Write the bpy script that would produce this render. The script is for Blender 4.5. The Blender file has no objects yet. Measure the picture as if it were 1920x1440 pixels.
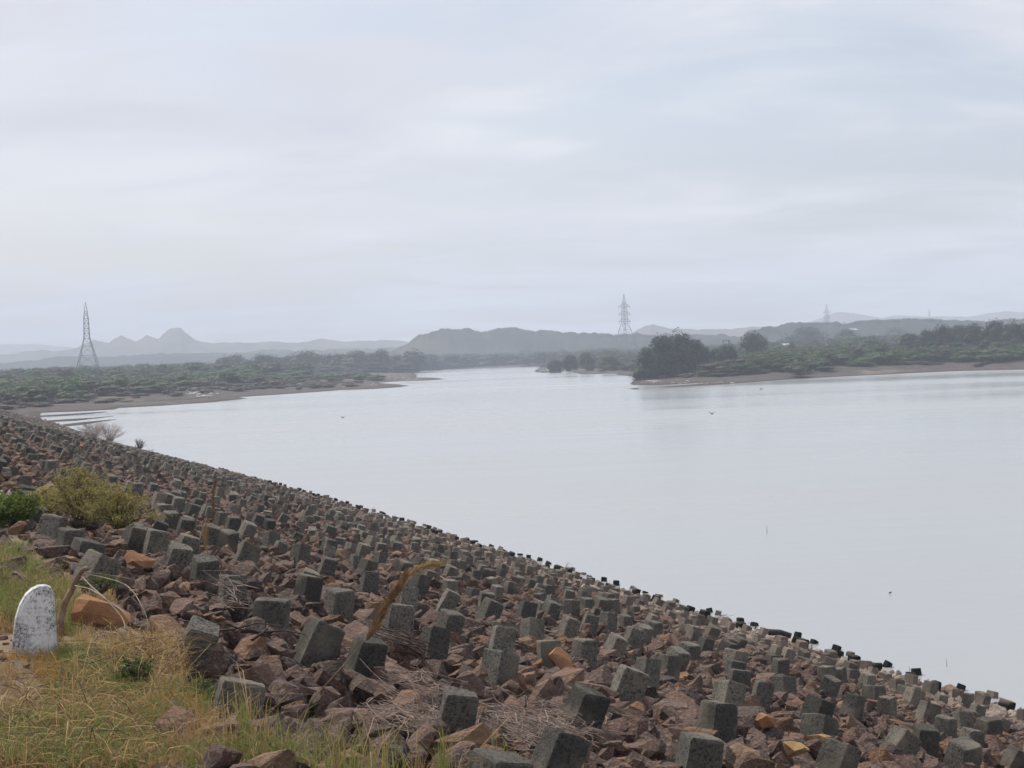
import bpy, bmesh, math, random
import numpy as np
from mathutils import Vector, Matrix, Euler, noise
from math import radians, sin, cos, tan, pi, exp

S = bpy.context.scene
C = S.collection
rnd = random.Random(7)

# ---------------------------------------------------------------- camera
EYE = 6.75
F = 2667.0
PITCH = math.atan(56.0 / F)
ROLL = 0.036
RC = (Matrix.Rotation(radians(90) - PITCH, 4, 'X') @ Matrix.Rotation(-ROLL, 4, 'Z'))
cam_d = bpy.data.cameras.new('camera')
cam = bpy.data.objects.new('camera', cam_d)
C.objects.link(cam)
cam.matrix_world = Matrix.Translation((0, 0, EYE)) @ RC
cam_d.sensor_width = 36.0
cam_d.lens = F / 1920 * 36.0
cam_d.clip_start = 0.1
cam_d.clip_end = 20000
S.camera = cam

# ---------------------------------------------------------------- sky, sun, exposure
SUN_EL, SUN_AZ = radians(50), radians(-38)      # azimuth from +Y (view), negative = to the left
world = bpy.data.worlds.new('World')
S.world = world
world.use_nodes = True
wn, wl = world.node_tree.nodes, world.node_tree.links
wn.clear()
wo = wn.new('ShaderNodeOutputWorld')
bg = wn.new('ShaderNodeBackground')
bg.inputs['Strength'].default_value = 0.12
wl.new(bg.outputs[0], wo.inputs['Surface'])
sky = wn.new('ShaderNodeTexSky')
sky.sky_type = 'NISHITA'
sky.sun_disc = False
sky.sun_elevation = SUN_EL
sky.sun_rotation = SUN_AZ
sky.air_density = 1.0
sky.dust_density = 3.0
tc = wn.new('ShaderNodeTexCoord')
sep = wn.new('ShaderNodeSeparateXYZ')
wl.new(tc.outputs['Generated'], sep.inputs[0])


def wmath(op, a, b=None, c=None, clamp=False):
    n = wn.new('ShaderNodeMath')
    n.operation = op
    n.use_clamp = clamp
    for i, v in enumerate((a, b, c)):
        if v is None:
            continue
        if isinstance(v, (int, float)):
            n.inputs[i].default_value = v
        else:
            wl.new(v, n.inputs[i])
    return n.outputs[0]


# thin high cloud on a plane far overhead: direction / height gives streaks that run to the horizon
zc = wmath('ADD', wmath('MAXIMUM', sep.outputs['Z'], 0.0), 0.17)
cx = wmath('DIVIDE', sep.outputs['X'], zc)
cy = wmath('DIVIDE', sep.outputs['Y'], zc)
comb = wn.new('ShaderNodeCombineXYZ')
wl.new(cx, comb.inputs[0])
wl.new(cy, comb.inputs[1])


def wnoise(scale, detail, rough, loc, rz, sc, dist=0.0):
    m = wn.new('ShaderNodeMapping')
    m.inputs['Location'].default_value = loc
    m.inputs['Rotation'].default_value = (0, 0, rz)
    m.inputs['Scale'].default_value = sc
    wl.new(comb.outputs[0], m.inputs[0])
    n = wn.new('ShaderNodeTexNoise')
    n.inputs['Scale'].default_value = scale
    n.inputs['Detail'].default_value = detail
    n.inputs['Roughness'].default_value = rough
    n.inputs['Distortion'].default_value = dist
    wl.new(m.outputs[0], n.inputs['Vector'])
    return n.outputs['Fac']


big = wnoise(0.9, 3, 0.5, (3.4, 1.2, 0), 0.5, (1.0, 0.9, 1))
fine = wnoise(2.0, 8, 0.52, (1.0, 5.0, 0), 0.75, (0.6, 1.35, 1), 0.8)
cov = wmath('ADD', wmath('MULTIPLY', big, 0.65), wmath('MULTIPLY', fine, 0.55))
mr = wn.new('ShaderNodeMapRange')
mr.interpolation_type = 'SMOOTHSTEP'
mr.inputs['From Min'].default_value = 0.46
mr.inputs['From Max'].default_value = 0.70
mr.inputs['To Min'].default_value = 0.25
mr.inputs['To Max'].default_value = 0.98
wl.new(cov, mr.inputs['Value'])
ccol = wn.new('ShaderNodeMix')
ccol.data_type = 'RGBA'
ccol.inputs[6].default_value = (5.6, 5.7, 6.3, 1)      # thicker, greyer cloud
ccol.inputs[7].default_value = (7.5, 7.5, 7.7, 1)      # thin bright cloud
cb = wn.new('ShaderNodeMapRange')
cb.inputs['From Min'].default_value = 0.3
cb.inputs['From Max'].default_value = 0.7
wl.new(wnoise(1.3, 6, 0.5, (7.7, 2.0, 0), 0.7, (0.6, 1.3, 1), 0.7), cb.inputs['Value'])
wl.new(cb.outputs[0], ccol.inputs[0])
mx = wn.new('ShaderNodeMix')
mx.data_type = 'RGBA'
wl.new(mr.outputs[0], mx.inputs[0])
wl.new(sky.outputs[0], mx.inputs[6])
wl.new(ccol.outputs[2], mx.inputs[7])
wl.new(mx.outputs[2], bg.inputs['Color'])

sun_d = bpy.data.lights.new('sun', 'SUN')
sun_d.energy = 4.8
sun_d.angle = radians(1.0)
sun_d.color = (1.0, 0.95, 0.88)
sun = bpy.data.objects.new('sun', sun_d)
C.objects.link(sun)
sdir = Vector((sin(SUN_AZ) * cos(SUN_EL), cos(SUN_AZ) * cos(SUN_EL), sin(SUN_EL)))
sun.rotation_euler = (-sdir).to_track_quat('-Z', 'Y').to_euler()
sun.location = (0, 0, 60)

S.view_settings.view_transform = 'Standard'
S.view_settings.look = 'None'
S.view_settings.exposure = 0.0
S.view_settings.gamma = 1.0
S.view_settings.use_curve_mapping = False
S.render.engine = 'CYCLES'
S.cycles.max_bounces = 6
S.cycles.volume_bounces = 2


# ---------------------------------------------------------------- helpers
def ray(px, py):
    d = RC.to_3x3() @ Vector(((px - 960) / F, -(py - 720) / F, -1.0))
    return d


def at_z(px, py, z):
    d = ray(px, py)
    k = (z - EYE) / d.z
    return Vector((d.x * k, d.y * k, z))


def at_y(px, py, Y):
    d = ray(px, py)
    k = Y / d.y
    return Vector((d.x * k, Y, EYE + d.z * k))


RCI = RC.to_3x3().inverted()


def project(p):
    q = RCI @ (Vector(p) - Vector((0, 0, EYE)))
    if q.z > -0.05:
        return None
    return (960 + F * q.x / -q.z, 720 - F * q.y / -q.z, -q.z)


def sstep(a, b, x):
    t = np.clip((np.asarray(x, float) - a) / (b - a), 0, 1)
    return t * t * (3 - 2 * t)


def tag(o, label=None, cat=None, group=None, kind=None):
    if label: o['label'] = label
    if cat: o['category'] = cat
    if group: o['group'] = group
    if kind: o['kind'] = kind
    return o


def link(name, me, parent=None, mat=None):
    o = bpy.data.objects.new(name, me)
    C.objects.link(o)
    if parent is not None:
        o.parent = parent
    if mat is not None and not me.materials:
        me.materials.append(mat)
    return o


def empty(name, loc, rz=0.0):
    o = bpy.data.objects.new(name, None)
    o.empty_display_size = 0.2
    C.objects.link(o)
    o.location = loc
    o.rotation_euler = (0, 0, rz)
    return o


def mesh_np(name, V, Fc, mat=None, smooth=False):
    """V (n,3) array, Fc (m,k) int array of equal-sized faces"""
    V = np.asarray(V, np.float32)
    Fc = np.asarray(Fc, np.int32)
    me = bpy.data.meshes.new(name)
    me.vertices.add(len(V))
    me.vertices.foreach_set('co', V.ravel())
    m, k = Fc.shape
    me.loops.add(m * k)
    me.loops.foreach_set('vertex_index', Fc.ravel())
    me.polygons.add(m)
    me.polygons.foreach_set('loop_start', np.arange(0, m * k, k, dtype=np.int32))
    try:
        me.polygons.foreach_set('loop_total', np.full(m, k, np.int32))
    except Exception:
        pass
    if smooth:
        me.polygons.foreach_set('use_smooth', np.ones(m, bool))
    me.update(calc_edges=True)
    me.validate()
    if mat:
        me.materials.append(mat)
    return me


def grid_faces(nr, nc):
    i = np.arange(nr - 1)[:, None] * nc + np.arange(nc - 1)[None, :]
    i = i.ravel()
    return np.stack([i, i + 1, i + nc + 1, i + nc], 1)


class TB:
    """collects tubes / prisms made of quads"""
    def __init__(s):
        s.V, s.Q, s.n = [], [], 0

    def tube(s, pts, r0, r1=None, sides=4):
        r1 = r0 if r1 is None else r1
        pts = [Vector(p) for p in pts]
        N = len(pts)
        for i, p in enumerate(pts):
            a = pts[max(i - 1, 0)]
            b = pts[min(i + 1, N - 1)]
            t = (b - a)
            if t.length < 1e-9: t = Vector((0, 0, 1))
            t.normalize()
            up = Vector((0.31, 0.2, 1)) if abs(t.z) < 0.9 else Vector((1, 0.2, 0))
            x = t.cross(up).normalized()
            y = t.cross(x)
            r = r0 + (r1 - r0) * i / (N - 1)
            for k in range(sides):
                a_ = 2 * pi * (k + 0.5) / sides
                s.V.append(p + x * (r * cos(a_)) + y * (r * sin(a_)))
        b0 = s.n
        for i in range(N - 1):
            for k in range(sides):
                k2 = (k + 1) % sides
                s.Q.append((b0 + i * sides + k, b0 + i * sides + k2, b0 + (i + 1) * sides + k2, b0 + (i + 1) * sides + k))
        if sides == 4:
            s.Q.append((b0 + 3, b0 + 2, b0 + 1, b0))
            e = b0 + (N - 1) * 4
            s.Q.append((e, e + 1, e + 2, e + 3))
        s.n += N * sides

    def quad(s, a, b, c, d):
        s.V += [a, b, c, d]
        s.Q.append((s.n, s.n + 1, s.n + 2, s.n + 3))
        s.n += 4

    def mesh(s, name, mat):
        return mesh_np(name, [tuple(v) for v in s.V], s.Q, mat)


# ---------------------------------------------------------------- materials
class NT:
    def __init__(s, name, rough=0.9, spec=0.2):
        s.m = bpy.data.materials.new(name)
        s.m.use_nodes = True
        s.t = s.m.node_tree
        s.n, s.l = s.t.nodes, s.t.links
        s.b = s.n['Principled BSDF']
        s.b.inputs['Roughness'].default_value = rough
        s.b.inputs['Specular IOR Level'].default_value = spec

    def val(s, sock, v):
        if isinstance(v, bpy.types.NodeSocket):
            s.l.new(v, sock)
        elif isinstance(v, (tuple, list)) and len(v) == 3 and sock.type == 'RGBA':
            sock.default_value = (*v, 1)
        else:
            sock.default_value = v

    def noise(s, scale, detail=4, rough=0.5, vec=None, dist=0.0, col=False):
        n = s.n.new('ShaderNodeTexNoise')
        n.inputs['Scale'].default_value = scale
        n.inputs['Detail'].default_value = detail
        n.inputs['Roughness'].default_value = rough
        n.inputs['Distortion'].default_value = dist
        if vec is not None: s.l.new(vec, n.inputs['Vector'])
        return n.outputs['Color' if col else 'Fac']

    def voro(s, scale, vec=None, feature='F1'):
        n = s.n.new('ShaderNodeTexVoronoi')
        n.feature = feature
        n.inputs['Scale'].default_value = scale
        if vec is not None: s.l.new(vec, n.inputs['Vector'])
        return n

    def math(s, op, a, b=None, clamp=False):
        n = s.n.new('ShaderNodeMath')
        n.operation = op
        n.use_clamp = clamp
        s.val(n.inputs[0], a)
        if b is not None: s.val(n.inputs[1], b)
        return n.outputs[0]

    def mr(s, v, a, b, c=0.0, d=1.0, smooth=True):
        n = s.n.new('ShaderNodeMapRange')
        n.interpolation_type = 'SMOOTHSTEP' if smooth else 'LINEAR'
        s.l.new(v, n.inputs['Value'])
        for k, x in zip(('From Min', 'From Max', 'To Min', 'To Max'), (a, b, c, d)):
            n.inputs[k].default_value = x
        return n.outputs[0]

    def mix(s, fac, a, b, blend='MIX'):
        n = s.n.new('ShaderNodeMix')
        n.data_type = 'RGBA'
        n.blend_type = blend
        s.val(n.inputs[0], fac)
        s.val(n.inputs[6], a)
        s.val(n.inputs[7], b)
        return n.outputs[2]

    def ramp(s, v, stops, const=False):
        n = s.n.new('ShaderNodeValToRGB')
        cr = n.color_ramp
        if const: cr.interpolation = 'CONSTANT'
        while len(cr.elements) < len(stops): cr.elements.new(0.5)
        for e, (p, c) in zip(cr.elements, stops):
            e.position = p
            e.color = (*c, 1)
        s.l.new(v, n.inputs[0])
        return n.outputs[0]

    def coord(s, k='Object'):
        return s.n.new('ShaderNodeTexCoord').outputs[k]

    def pos(s):
        return s.n.new('ShaderNodeNewGeometry').outputs['Position']

    def rand(s):
        return s.n.new('ShaderNodeObjectInfo').outputs['Random']

    def sepz(s, v, k='Z'):
        n = s.n.new('ShaderNodeSeparateXYZ')
        s.l.new(v, n.inputs[0])
        return n.outputs[k]

    def bump(s, h, strength=0.5, dist=0.01):
        n = s.n.new('ShaderNodeBump')
        n.inputs['Strength'].default_value = strength
        n.inputs['Distance'].default_value = dist
        s.l.new(h, n.inputs['Height'])
        s.l.new(n.outputs[0], s.b.inputs['Normal'])

    def color(s, v):
        s.val(s.b.inputs['Base Color'], v)
        return s.m


def m_stone():
    t = NT('riprap_stone', 0.85, 0.25)
    r = t.rand()
    base = t.ramp(r, [(0.0, (0.041, 0.030, 0.029)), (0.12, (0.099, 0.056, 0.045)), (0.24, (0.163, 0.090, 0.067)),
                      (0.34, (0.065, 0.048, 0.044)), (0.44, (0.189, 0.116, 0.090)), (0.54, (0.112, 0.078, 0.069)),
                      (0.64, (0.224, 0.132, 0.090)), (0.73, (0.086, 0.053, 0.042)), (0.82, (0.155, 0.102, 0.078)),
                      (0.90, (0.198, 0.102, 0.058)), (0.96, (0.275, 0.148, 0.074)), (1.0, (0.258, 0.188, 0.129))])
    p = t.pos()
    n1 = t.noise(5.5, 5, 0.6, p)
    n2 = t.noise(38, 6, 0.65, p)
    n3 = t.noise(1.1, 3, 0.5, p)
    c = t.mix(t.mr(n1, 0.42, 0.75, 0, 0.8), base, (0.075, 0.056, 0.05))
    c = t.mix(t.mr(n2, 0.48, 0.66, 0, 0.55), c, (0.31, 0.235, 0.18))
    c = t.mix(t.mr(n3, 0.5, 0.75, 0, 0.35), c, (0.11, 0.085, 0.07))
    # pale silt left by the falling water, lowest rows only
    z = t.sepz(p)
    silt = t.math('MULTIPLY', t.mr(z, 0.35, 1.9, 1, 0), t.mr(t.noise(0.45, 4, 0.6, p), 0.36, 0.58, 0.05, 0.9))
    c = t.mix(silt, c, (0.44, 0.37, 0.30))
    t.bump(t.math('ADD', t.math('MULTIPLY', n1, 2.6), n2), 1.0, 0.045)
    return t.color(c)


def m_block():
    t = NT('old_concrete', 0.92, 0.15)
    p = t.pos()
    r = t.rand()
    base = t.ramp(r, [(0, (0.085, 0.080, 0.072)), (0.3, (0.14, 0.132, 0.115)), (0.7, (0.20, 0.185, 0.16)), (1, (0.31, 0.28, 0.235))])
    n1 = t.noise(9, 5, 0.6, p)
    n2 = t.noise(46, 5, 0.8, p)
    n3 = t.noise(3, 3, 0.5, p)
    c = t.mix(t.mr(n2, 0.47, 0.60, 0, 0.8), base, (0.034, 0.033, 0.03))
    c = t.mix(t.mr(n1, 0.5, 0.7, 0, 0.5), c, (0.085, 0.082, 0.07))
    c = t.mix(t.mr(n3, 0.50, 0.68, 0, 0.6), c, (0.30, 0.26, 0.20))
    c = t.mix(t.mr(t.noise(1.7, 3, 0.5, p), 0.52, 0.66, 0, 0.5), c, (0.07, 0.066, 0.055))
    z = t.sepz(p)
    silt = t.math('MULTIPLY', t.mr(z, 0.45, 3.0, 0.8, 0), t.mr(t.noise(0.5, 4, 0.6, p), 0.35, 0.6, 0.15, 1))
    c = t.mix(silt, c, (0.25, 0.195, 0.16))
    # black algae on blocks that stand in the water
    alg = t.math('MULTIPLY', t.mr(z, 0.42, 0.50, 1, 0), t.mr(t.math('FRACT', t.math('MULTIPLY', r, 7.3)), 0.35, 0.4))
    c = t.mix(alg, c, (0.012, 0.013, 0.012))
    t.bump(t.math('ADD', t.math('MULTIPLY', n2, -1.2), n1), 1.0, 0.03)
    return t.color(c)


def m_simple(name, col, col2=None, scale=3, rough=0.9, spec=0.15, bump=0, rnd_amt=0.0, bscale=None):
    t = NT(name, rough, spec)
    p = t.pos()
    c = col
    if col2:
        n = t.noise(scale, 5, 0.6, p)
        c = t.mix(t.mr(n, 0.35, 0.65), col, col2)
        if bump:
            t.bump(t.noise(bscale or scale * 4, 5, 0.65, p), bump, 0.02)
    if rnd_amt:
        r = t.rand()
        v = t.mr(r, 0, 1, 1 - rnd_amt, 1 + rnd_amt, False)
        hs = t.n.new('ShaderNodeHueSaturation')
        t.val(hs.inputs['Color'], c)
        t.l.new(v, hs.inputs['Value'])
        c = hs.outputs[0]
    return t.color(c)


def m_leaf(name, stops, scale=6.0, trans=0.25):
    t = NT(name, 0.7, 0.2)
    p = t.pos()
    w = t.math('ADD', t.math('MULTIPLY', t.rand(), 0.45), t.math('MULTIPLY', t.noise(scale, 3, 0.6, p), 0.75))
    c = t.ramp(t.math('SUBTRACT', w, 0.1), stops)
    t.color(c)
    if trans:
        tr = t.n.new('ShaderNodeBsdfTranslucent')
        t.l.new(c, tr.inputs['Color'])
        mixs = t.n.new('ShaderNodeMixShader')
        mixs.inputs[0].default_value = trans
        t.l.new(t.b.outputs[0], mixs.inputs[1])
        t.l.new(tr.outputs[0], mixs.inputs[2])
        t.l.new(mixs.outputs[0], t.n['Material Output'].inputs['Surface'])
    return t.m


def m_water():
    t = NT('lake_water', 0.07, 0.5)
    t.b.inputs['IOR'].default_value = 1.33
    p = t.pos()
    mp = t.n.new('ShaderNodeMapping')
    mp.inputs['Scale'].default_value = (0.004, 0.02, 1)
    mp.inputs['Rotation'].default_value = (0, 0, -0.12)
    t.l.new(p, mp.inputs[0])
    st = t.noise(1.0, 5, 0.6, mp.outputs[0], 0.3)
    t.val(t.b.inputs['Roughness'], t.mr(st, 0.35, 0.65, 0.12, 0.28))
    m2 = t.n.new('ShaderNodeMapping')
    m2.inputs['Scale'].default_value = (0.5, 1.1, 1)
    t.l.new(p, m2.inputs[0])
    h = t.noise(1.4, 4, 0.55, m2.outputs[0])
    t.bump(h, 0.09, 0.08)
    c = t.mix(t.mr(st, 0.3, 0.7), (0.28, 0.297, 0.31), (0.32, 0.33, 0.335))
    return t.color(c)


def m_land():
    t = NT('shore_mud', 0.95, 0.1)
    p = t.pos()
    n1 = t.noise(0.045, 5, 0.6, p)
    n2 = t.noise(0.5, 6, 0.65, p)
    n3 = t.noise(0.02, 4, 0.5, p)
    c = t.mix(t.mr(n2, 0.35, 0.65), (0.06, 0.052, 0.05), (0.10, 0.087, 0.08))
    c = t.mix(t.mr(n1, 0.58, 0.68, 0, 0.6), c, (0.26, 0.20, 0.14))
    z = t.sepz(p)
    g = t.math('MULTIPLY', t.mr(z, 0.8, 1.6), t.mr(n3, 0.4, 0.55, 0.15, 0.9))
    c = t.mix(g, c, (0.05, 0.058, 0.03))
    c = t.mix(t.mr(z, 0.08, 0.30, 0.85, 0), c, (0.05, 0.044, 0.04))
    t.bump(n2, 0.8, 0.4)
    return t.color(c)


def m_hill(name, a, b):
    t = NT(name, 1.0, 0.0)
    p = t.pos()
    c = t.mix(t.mr(t.noise(0.03, 6, 0.65, p), 0.38, 0.62), a, b)
    c = t.mix(t.mr(t.noise(0.006, 3, 0.5, p), 0.5, 0.7, 0, 0.5), c, (0.13, 0.11, 0.085))
    return t.color(c)


M = {}
M['stone'] = m_stone()
M['block'] = m_block()
M['water'] = m_water()
M['land'] = m_land()
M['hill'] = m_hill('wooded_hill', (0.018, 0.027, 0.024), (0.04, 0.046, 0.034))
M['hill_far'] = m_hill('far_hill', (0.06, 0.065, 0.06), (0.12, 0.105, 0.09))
M['bed'] = m_simple('embankment_rubble', (0.07, 0.05, 0.045), (0.15, 0.10, 0.08), 7, bump=1.0)
M['soil'] = m_simple('crest_soil', (0.12, 0.09, 0.062), (0.215, 0.16, 0.112), 2.2, bump=0.6, bscale=22)
M['steel'] = m_simple('galvanised_steel', (0.17, 0.18, 0.19), rough=0.6, spec=0.4)
M['bark'] = m_simple('bark', (0.07, 0.05, 0.038), (0.14, 0.10, 0.075), 8, bump=0.5)
M['deadwood'] = m_simple('dead_wood', (0.13, 0.085, 0.055), (0.27, 0.18, 0.11), 14, bump=0.8, bscale=60)
M['twig'] = m_simple('dry_twig', (0.20, 0.155, 0.135), (0.38, 0.30, 0.25), 6)
M['twig_dark'] = m_simple('dark_twig', (0.035, 0.026, 0.025), (0.10, 0.075, 0.07), 6)
M['straw'] = m_simple('dry_straw', (0.36, 0.24, 0.10), (0.50, 0.36, 0.17), 3.5)
M['plume'] = m_simple('dry_plume', (0.20, 0.125, 0.06), (0.33, 0.215, 0.11), 20)
M['tree'] = m_leaf('dark_foliage', [(0, (0.006, 0.014, 0.011)), (0.5, (0.016, 0.030, 0.017)), (1, (0.042, 0.066, 0.028))], 1.2, 0.1)
M['shrub_green'] = m_leaf('green_scrub', [(0, (0.025, 0.042, 0.017)), (0.5, (0.052, 0.086, 0.027)), (1, (0.088, 0.13, 0.04))], 0.8, 0.2)
M['shrub_brown'] = m_leaf('dry_scrub', [(0, (0.035, 0.03, 0.026)), (0.5, (0.065, 0.055, 0.046)), (1, (0.10, 0.088, 0.06))], 0.8, 0.1)
M['olive_leaf'] = m_leaf('olive_leaf', [(0, (0.14, 0.13, 0.04)), (0.5, (0.29, 0.255, 0.085)), (1, (0.43, 0.37, 0.15))], 9, 0.35)
M['bright_leaf'] = m_leaf('bright_leaf', [(0, (0.06, 0.095, 0.02)), (0.5, (0.15, 0.20, 0.04)), (1, (0.28, 0.32, 0.08))], 14, 0.35)
M['dark_leaf'] = m_leaf('herb_leaf', [(0, (0.035, 0.06, 0.015)), (0.5, (0.07, 0.115, 0.03)), (1, (0.13, 0.18, 0.05))], 14, 0.3)
M['grass_green'] = m_leaf('grass_blade_green', [(0, (0.09, 0.11, 0.03)), (0.5, (0.19, 0.21, 0.06)), (1, (0.33, 0.31, 0.10))], 2.5, 0.35)
M['grass_dry'] = m_leaf('grass_blade_dry', [(0, (0.17, 0.11, 0.05)), (0.45, (0.33, 0.22, 0.10)), (1, (0.50, 0.36, 0.17))], 3.0, 0.3)
M['grass_rust'] = m_leaf('grass_blade_rust', [(0, (0.24, 0.13, 0.035)), (0.5, (0.42, 0.24, 0.07)), (1, (0.55, 0.35, 0.13))], 3.0, 0.3)
M['pale_rock'] = m_simple('pale_rock', (0.30, 0.27, 0.24), (0.50, 0.46, 0.42), 2)
M['white_roof'] = m_simple('white_roof_sheet', (0.42, 0.43, 0.44))
M['wall'] = m_simple('plaster_wall', (0.45, 0.42, 0.38))
M['feather'] = m_simple('dark_feather', (0.05, 0.045, 0.04))
M['feather_light'] = m_simple('pale_feather', (0.6, 0.58, 0.55))

# whitewashed stone: worn limewash over dark granite
t = NT('worn_whitewash', 0.9, 0.15)
p = t.pos()
nv = t.noise(60, 8, 0.8, p)
nb = t.noise(7, 3, 0.5, p)
f_ = t.math('ADD', t.mr(nv, 0.36, 0.58), t.mr(nb, 0.35, 0.7, -0.2, 0.55), True)
c = t.mix(f_, (0.13, 0.13, 0.14), (0.76, 0.75, 0.75))
t.bump(nv, 0.6, 0.01)
M['whitewash'] = t.color(c)

# ---------------------------------------------------------------- water
wm = mesh_np('water', [(-4000, -300, 0), (4000, -300, 0), (4000, 4000, 0), (-4000, 4000, 0)], [(0, 1, 2, 3)], M['water'])
tag(link('water', wm), kind='structure')

# ---------------------------------------------------------------- the dam: p = metres out from the eye across the dam, q = metres along it
A_ = radians(22.6)
NV = np.array([cos(A_), sin(A_)])
DV = np.array([-sin(A_), cos(A_)])


def dam_xy(p, q):
    p = np.asarray(p, float)
    q = np.asarray(q, float)
    c = -2.6 * sstep(60, 150, q)
    return (p + c) * NV[0] + q * DV[0], (p + c) * NV[1] + q * DV[1]


def slope_z(p):
    return EYE - 1.109 - 0.308 * p


def lake_poly():
    L = [(118, 806), (85, 793), (76, 784), (76, 774), (150, 771.5), (213, 768), (225, 765), (300, 761), (400, 754), (463, 747),
         (440, 745), (380, 749), (330, 753), (283, 754.5), (300, 752), (350, 749.5), (420, 746.2), (480, 742.5), (520, 740), (600, 734.5),
         (640, 731.5), (700, 729.5), (750, 726), (774, 723), (745, 720.5), (722, 719), (715, 717), (740, 715.5), (775, 714.5),
         (800, 713.5), (838, 711), (815, 708.5), (785, 708.5), (779, 706), (784, 703.5), (774, 700.5), (740, 699.5), (716, 698.5),
         (740, 697), (800, 693.8), (880, 690.8), (950, 688.8), (1012, 686.8), (1014, 690), (1005, 694), (1001, 698), (1020, 699.3),
         (1050, 697), (1076, 695), (1070, 698.5), (1088, 699.5), (1092, 702), (1130, 701), (1160, 700), (1162, 703.5), (1190, 706), (1198, 708.5),
         (1186, 713), (1178, 718), (1184, 722), (1215, 723), (1250, 721.8), (1290, 719.3), (1334, 717), (1290, 722), (1216, 727),
         (1260, 726.2), (1340, 722), (1420, 716), (1500, 710), (1560, 707), (1600, 705), (1700, 700), (1800, 695.5), (1920, 693),
         (2100, 689), (2350, 684)]
    P = []
    for a in L:
        v = at_z(a[0], a[1], 0)
        P.append((v.x, v.y))
    P += [(300, 220), (330, 60), (150, -60), (0, -60)]
    for q in (60, 120, 180):
        x, y = dam_xy(6, q)
        P.append((float(x), float(y)))
    return np.array(P)


def poly_px(L):
    return np.array([tuple(at_z(a, b, 0)[:2]) for a, b in L])


LAKE = lake_poly()
BARS = [poly_px(b) for b in (
    [(74, 780), (110, 778), (160, 775), (212, 771.8), (160, 777.2), (110, 780.5), (80, 782)],
    [(80, 790), (120, 787), (170, 784.5), (224, 779), (190, 784), (150, 788.5), (100, 791.5)],
    [(100, 799), (130, 795), (170, 791), (222, 786), (190, 791), (160, 795.5), (125, 800)],
    [(1174, 729), (1206, 727.5), (1207, 729.5), (1180, 731)],
    [(1154, 727), (1166, 726.4), (1166, 727.6), (1156, 728)])]


def sdf(P, X, Y):
    """distance to polygon edge, negative inside"""
    d2 = np.full(X.shape, 1e18)
    ins = np.zeros(X.shape, bool)
    n = len(P)
    for i in range(n):
        ax, ay = P[i]
        bx, by = P[(i + 1) % n]
        ex, ey = bx - ax, by - ay
        wx, wy = X - ax, Y - ay
        tt = np.clip((wx * ex + wy * ey) / (ex * ex + ey * ey + 1e-12), 0, 1)
        dx, dy = wx - ex * tt, wy - ey * tt
        d2 = np.minimum(d2, dx * dx + dy * dy)
        cnd = ((ay > Y) != (by > Y))
        with np.errstate(divide='ignore', invalid='ignore'):
            xi = ex * (Y - ay) / (ey if abs(ey) > 1e-12 else 1e-12) + ax
        ins ^= (cnd & (X < xi))
    d = np.sqrt(d2)
    return np.where(ins, -d, d)


rs = np.random.RandomState(3)
WV = [(rs.uniform(0, 6.28), rs.uniform(0, 6.28), s, a) for s, a in
      ((90, .5), (47, .4), (23, .28), (11, .16), (5.3, .10), (150, .6), (31, .3), (7.7, .12), (3.1, .06), (2.3, .05))]


def fbm(X, Y):
    h = 0
    for a, ph, s, w in WV:
        h = h + w * np.sin((X * cos(a) + Y * sin(a)) * 6.283 / s + ph + 1.3 * np.sin((X * sin(a) - Y * cos(a)) * 4.1 / s + ph * 2))
    return h


def land_h(X, Y):
    X = np.asarray(X, float)
    Y = np.asarray(Y, float)
    d = sdf(LAKE, X, Y)
    n = fbm(X, Y)
    d = d + 0.9 * n * np.clip(np.hypot(X, Y) / 300, 0.4, 1.0) * 0.6
    ang = np.degrees(np.arctan2(X, Y))
    r = np.hypot(X, Y)
    up = 0.42 * (1 - np.exp(-np.maximum(d, 0) / 3.0)) + 1.2 * sstep(8, 38, d) + 0.8 * sstep(8, 12, ang) * sstep(6, 13, d) \
        + 1.2 * sstep(40, 160, d) + 1.5 * sstep(500, 1500, r)
    up = up + np.clip(n, -1, 1) * (0.05 + 0.35 * sstep(5, 30, d)) * sstep(0, 3, d)
    dn = -0.12 * np.minimum(-d, 12)
    h = np.where(d > 0, up, dn)
    for B in BARS:
        db = -sdf(B, X, Y) + 0.3 * n
        h = np.maximum(h, np.where(db > 0, 0.04 + 0.12 * (1 - np.exp(-db)), -9))
    return h


R_ = np.concatenate([np.arange(118, 470, 1.3), np.geomspace(470, 3950, 70)])
TH = np.radians(np.arange(-31, 31.01, 0.11))
RR, TT = np.meshgrid(R_, TH, indexing='ij')
X, Y = RR * np.sin(TT), RR * np.cos(TT)
Z = land_h(X, Y)
me = mesh_np('terrain', np.stack([X.ravel(), Y.ravel(), Z.ravel()], 1), grid_faces(len(R_), len(TH))[:, ::-1], M['land'], True)
tag(link('terrain', me), kind='structure')

# ---------------------------------------------------------------- hills
def canopy(x, y, s):
    d, _ = noise.voronoi(Vector((x / s, y / s, 0.37)))
    return max(0.0, 1 - d[0] * d[0] * 1.6)


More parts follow.
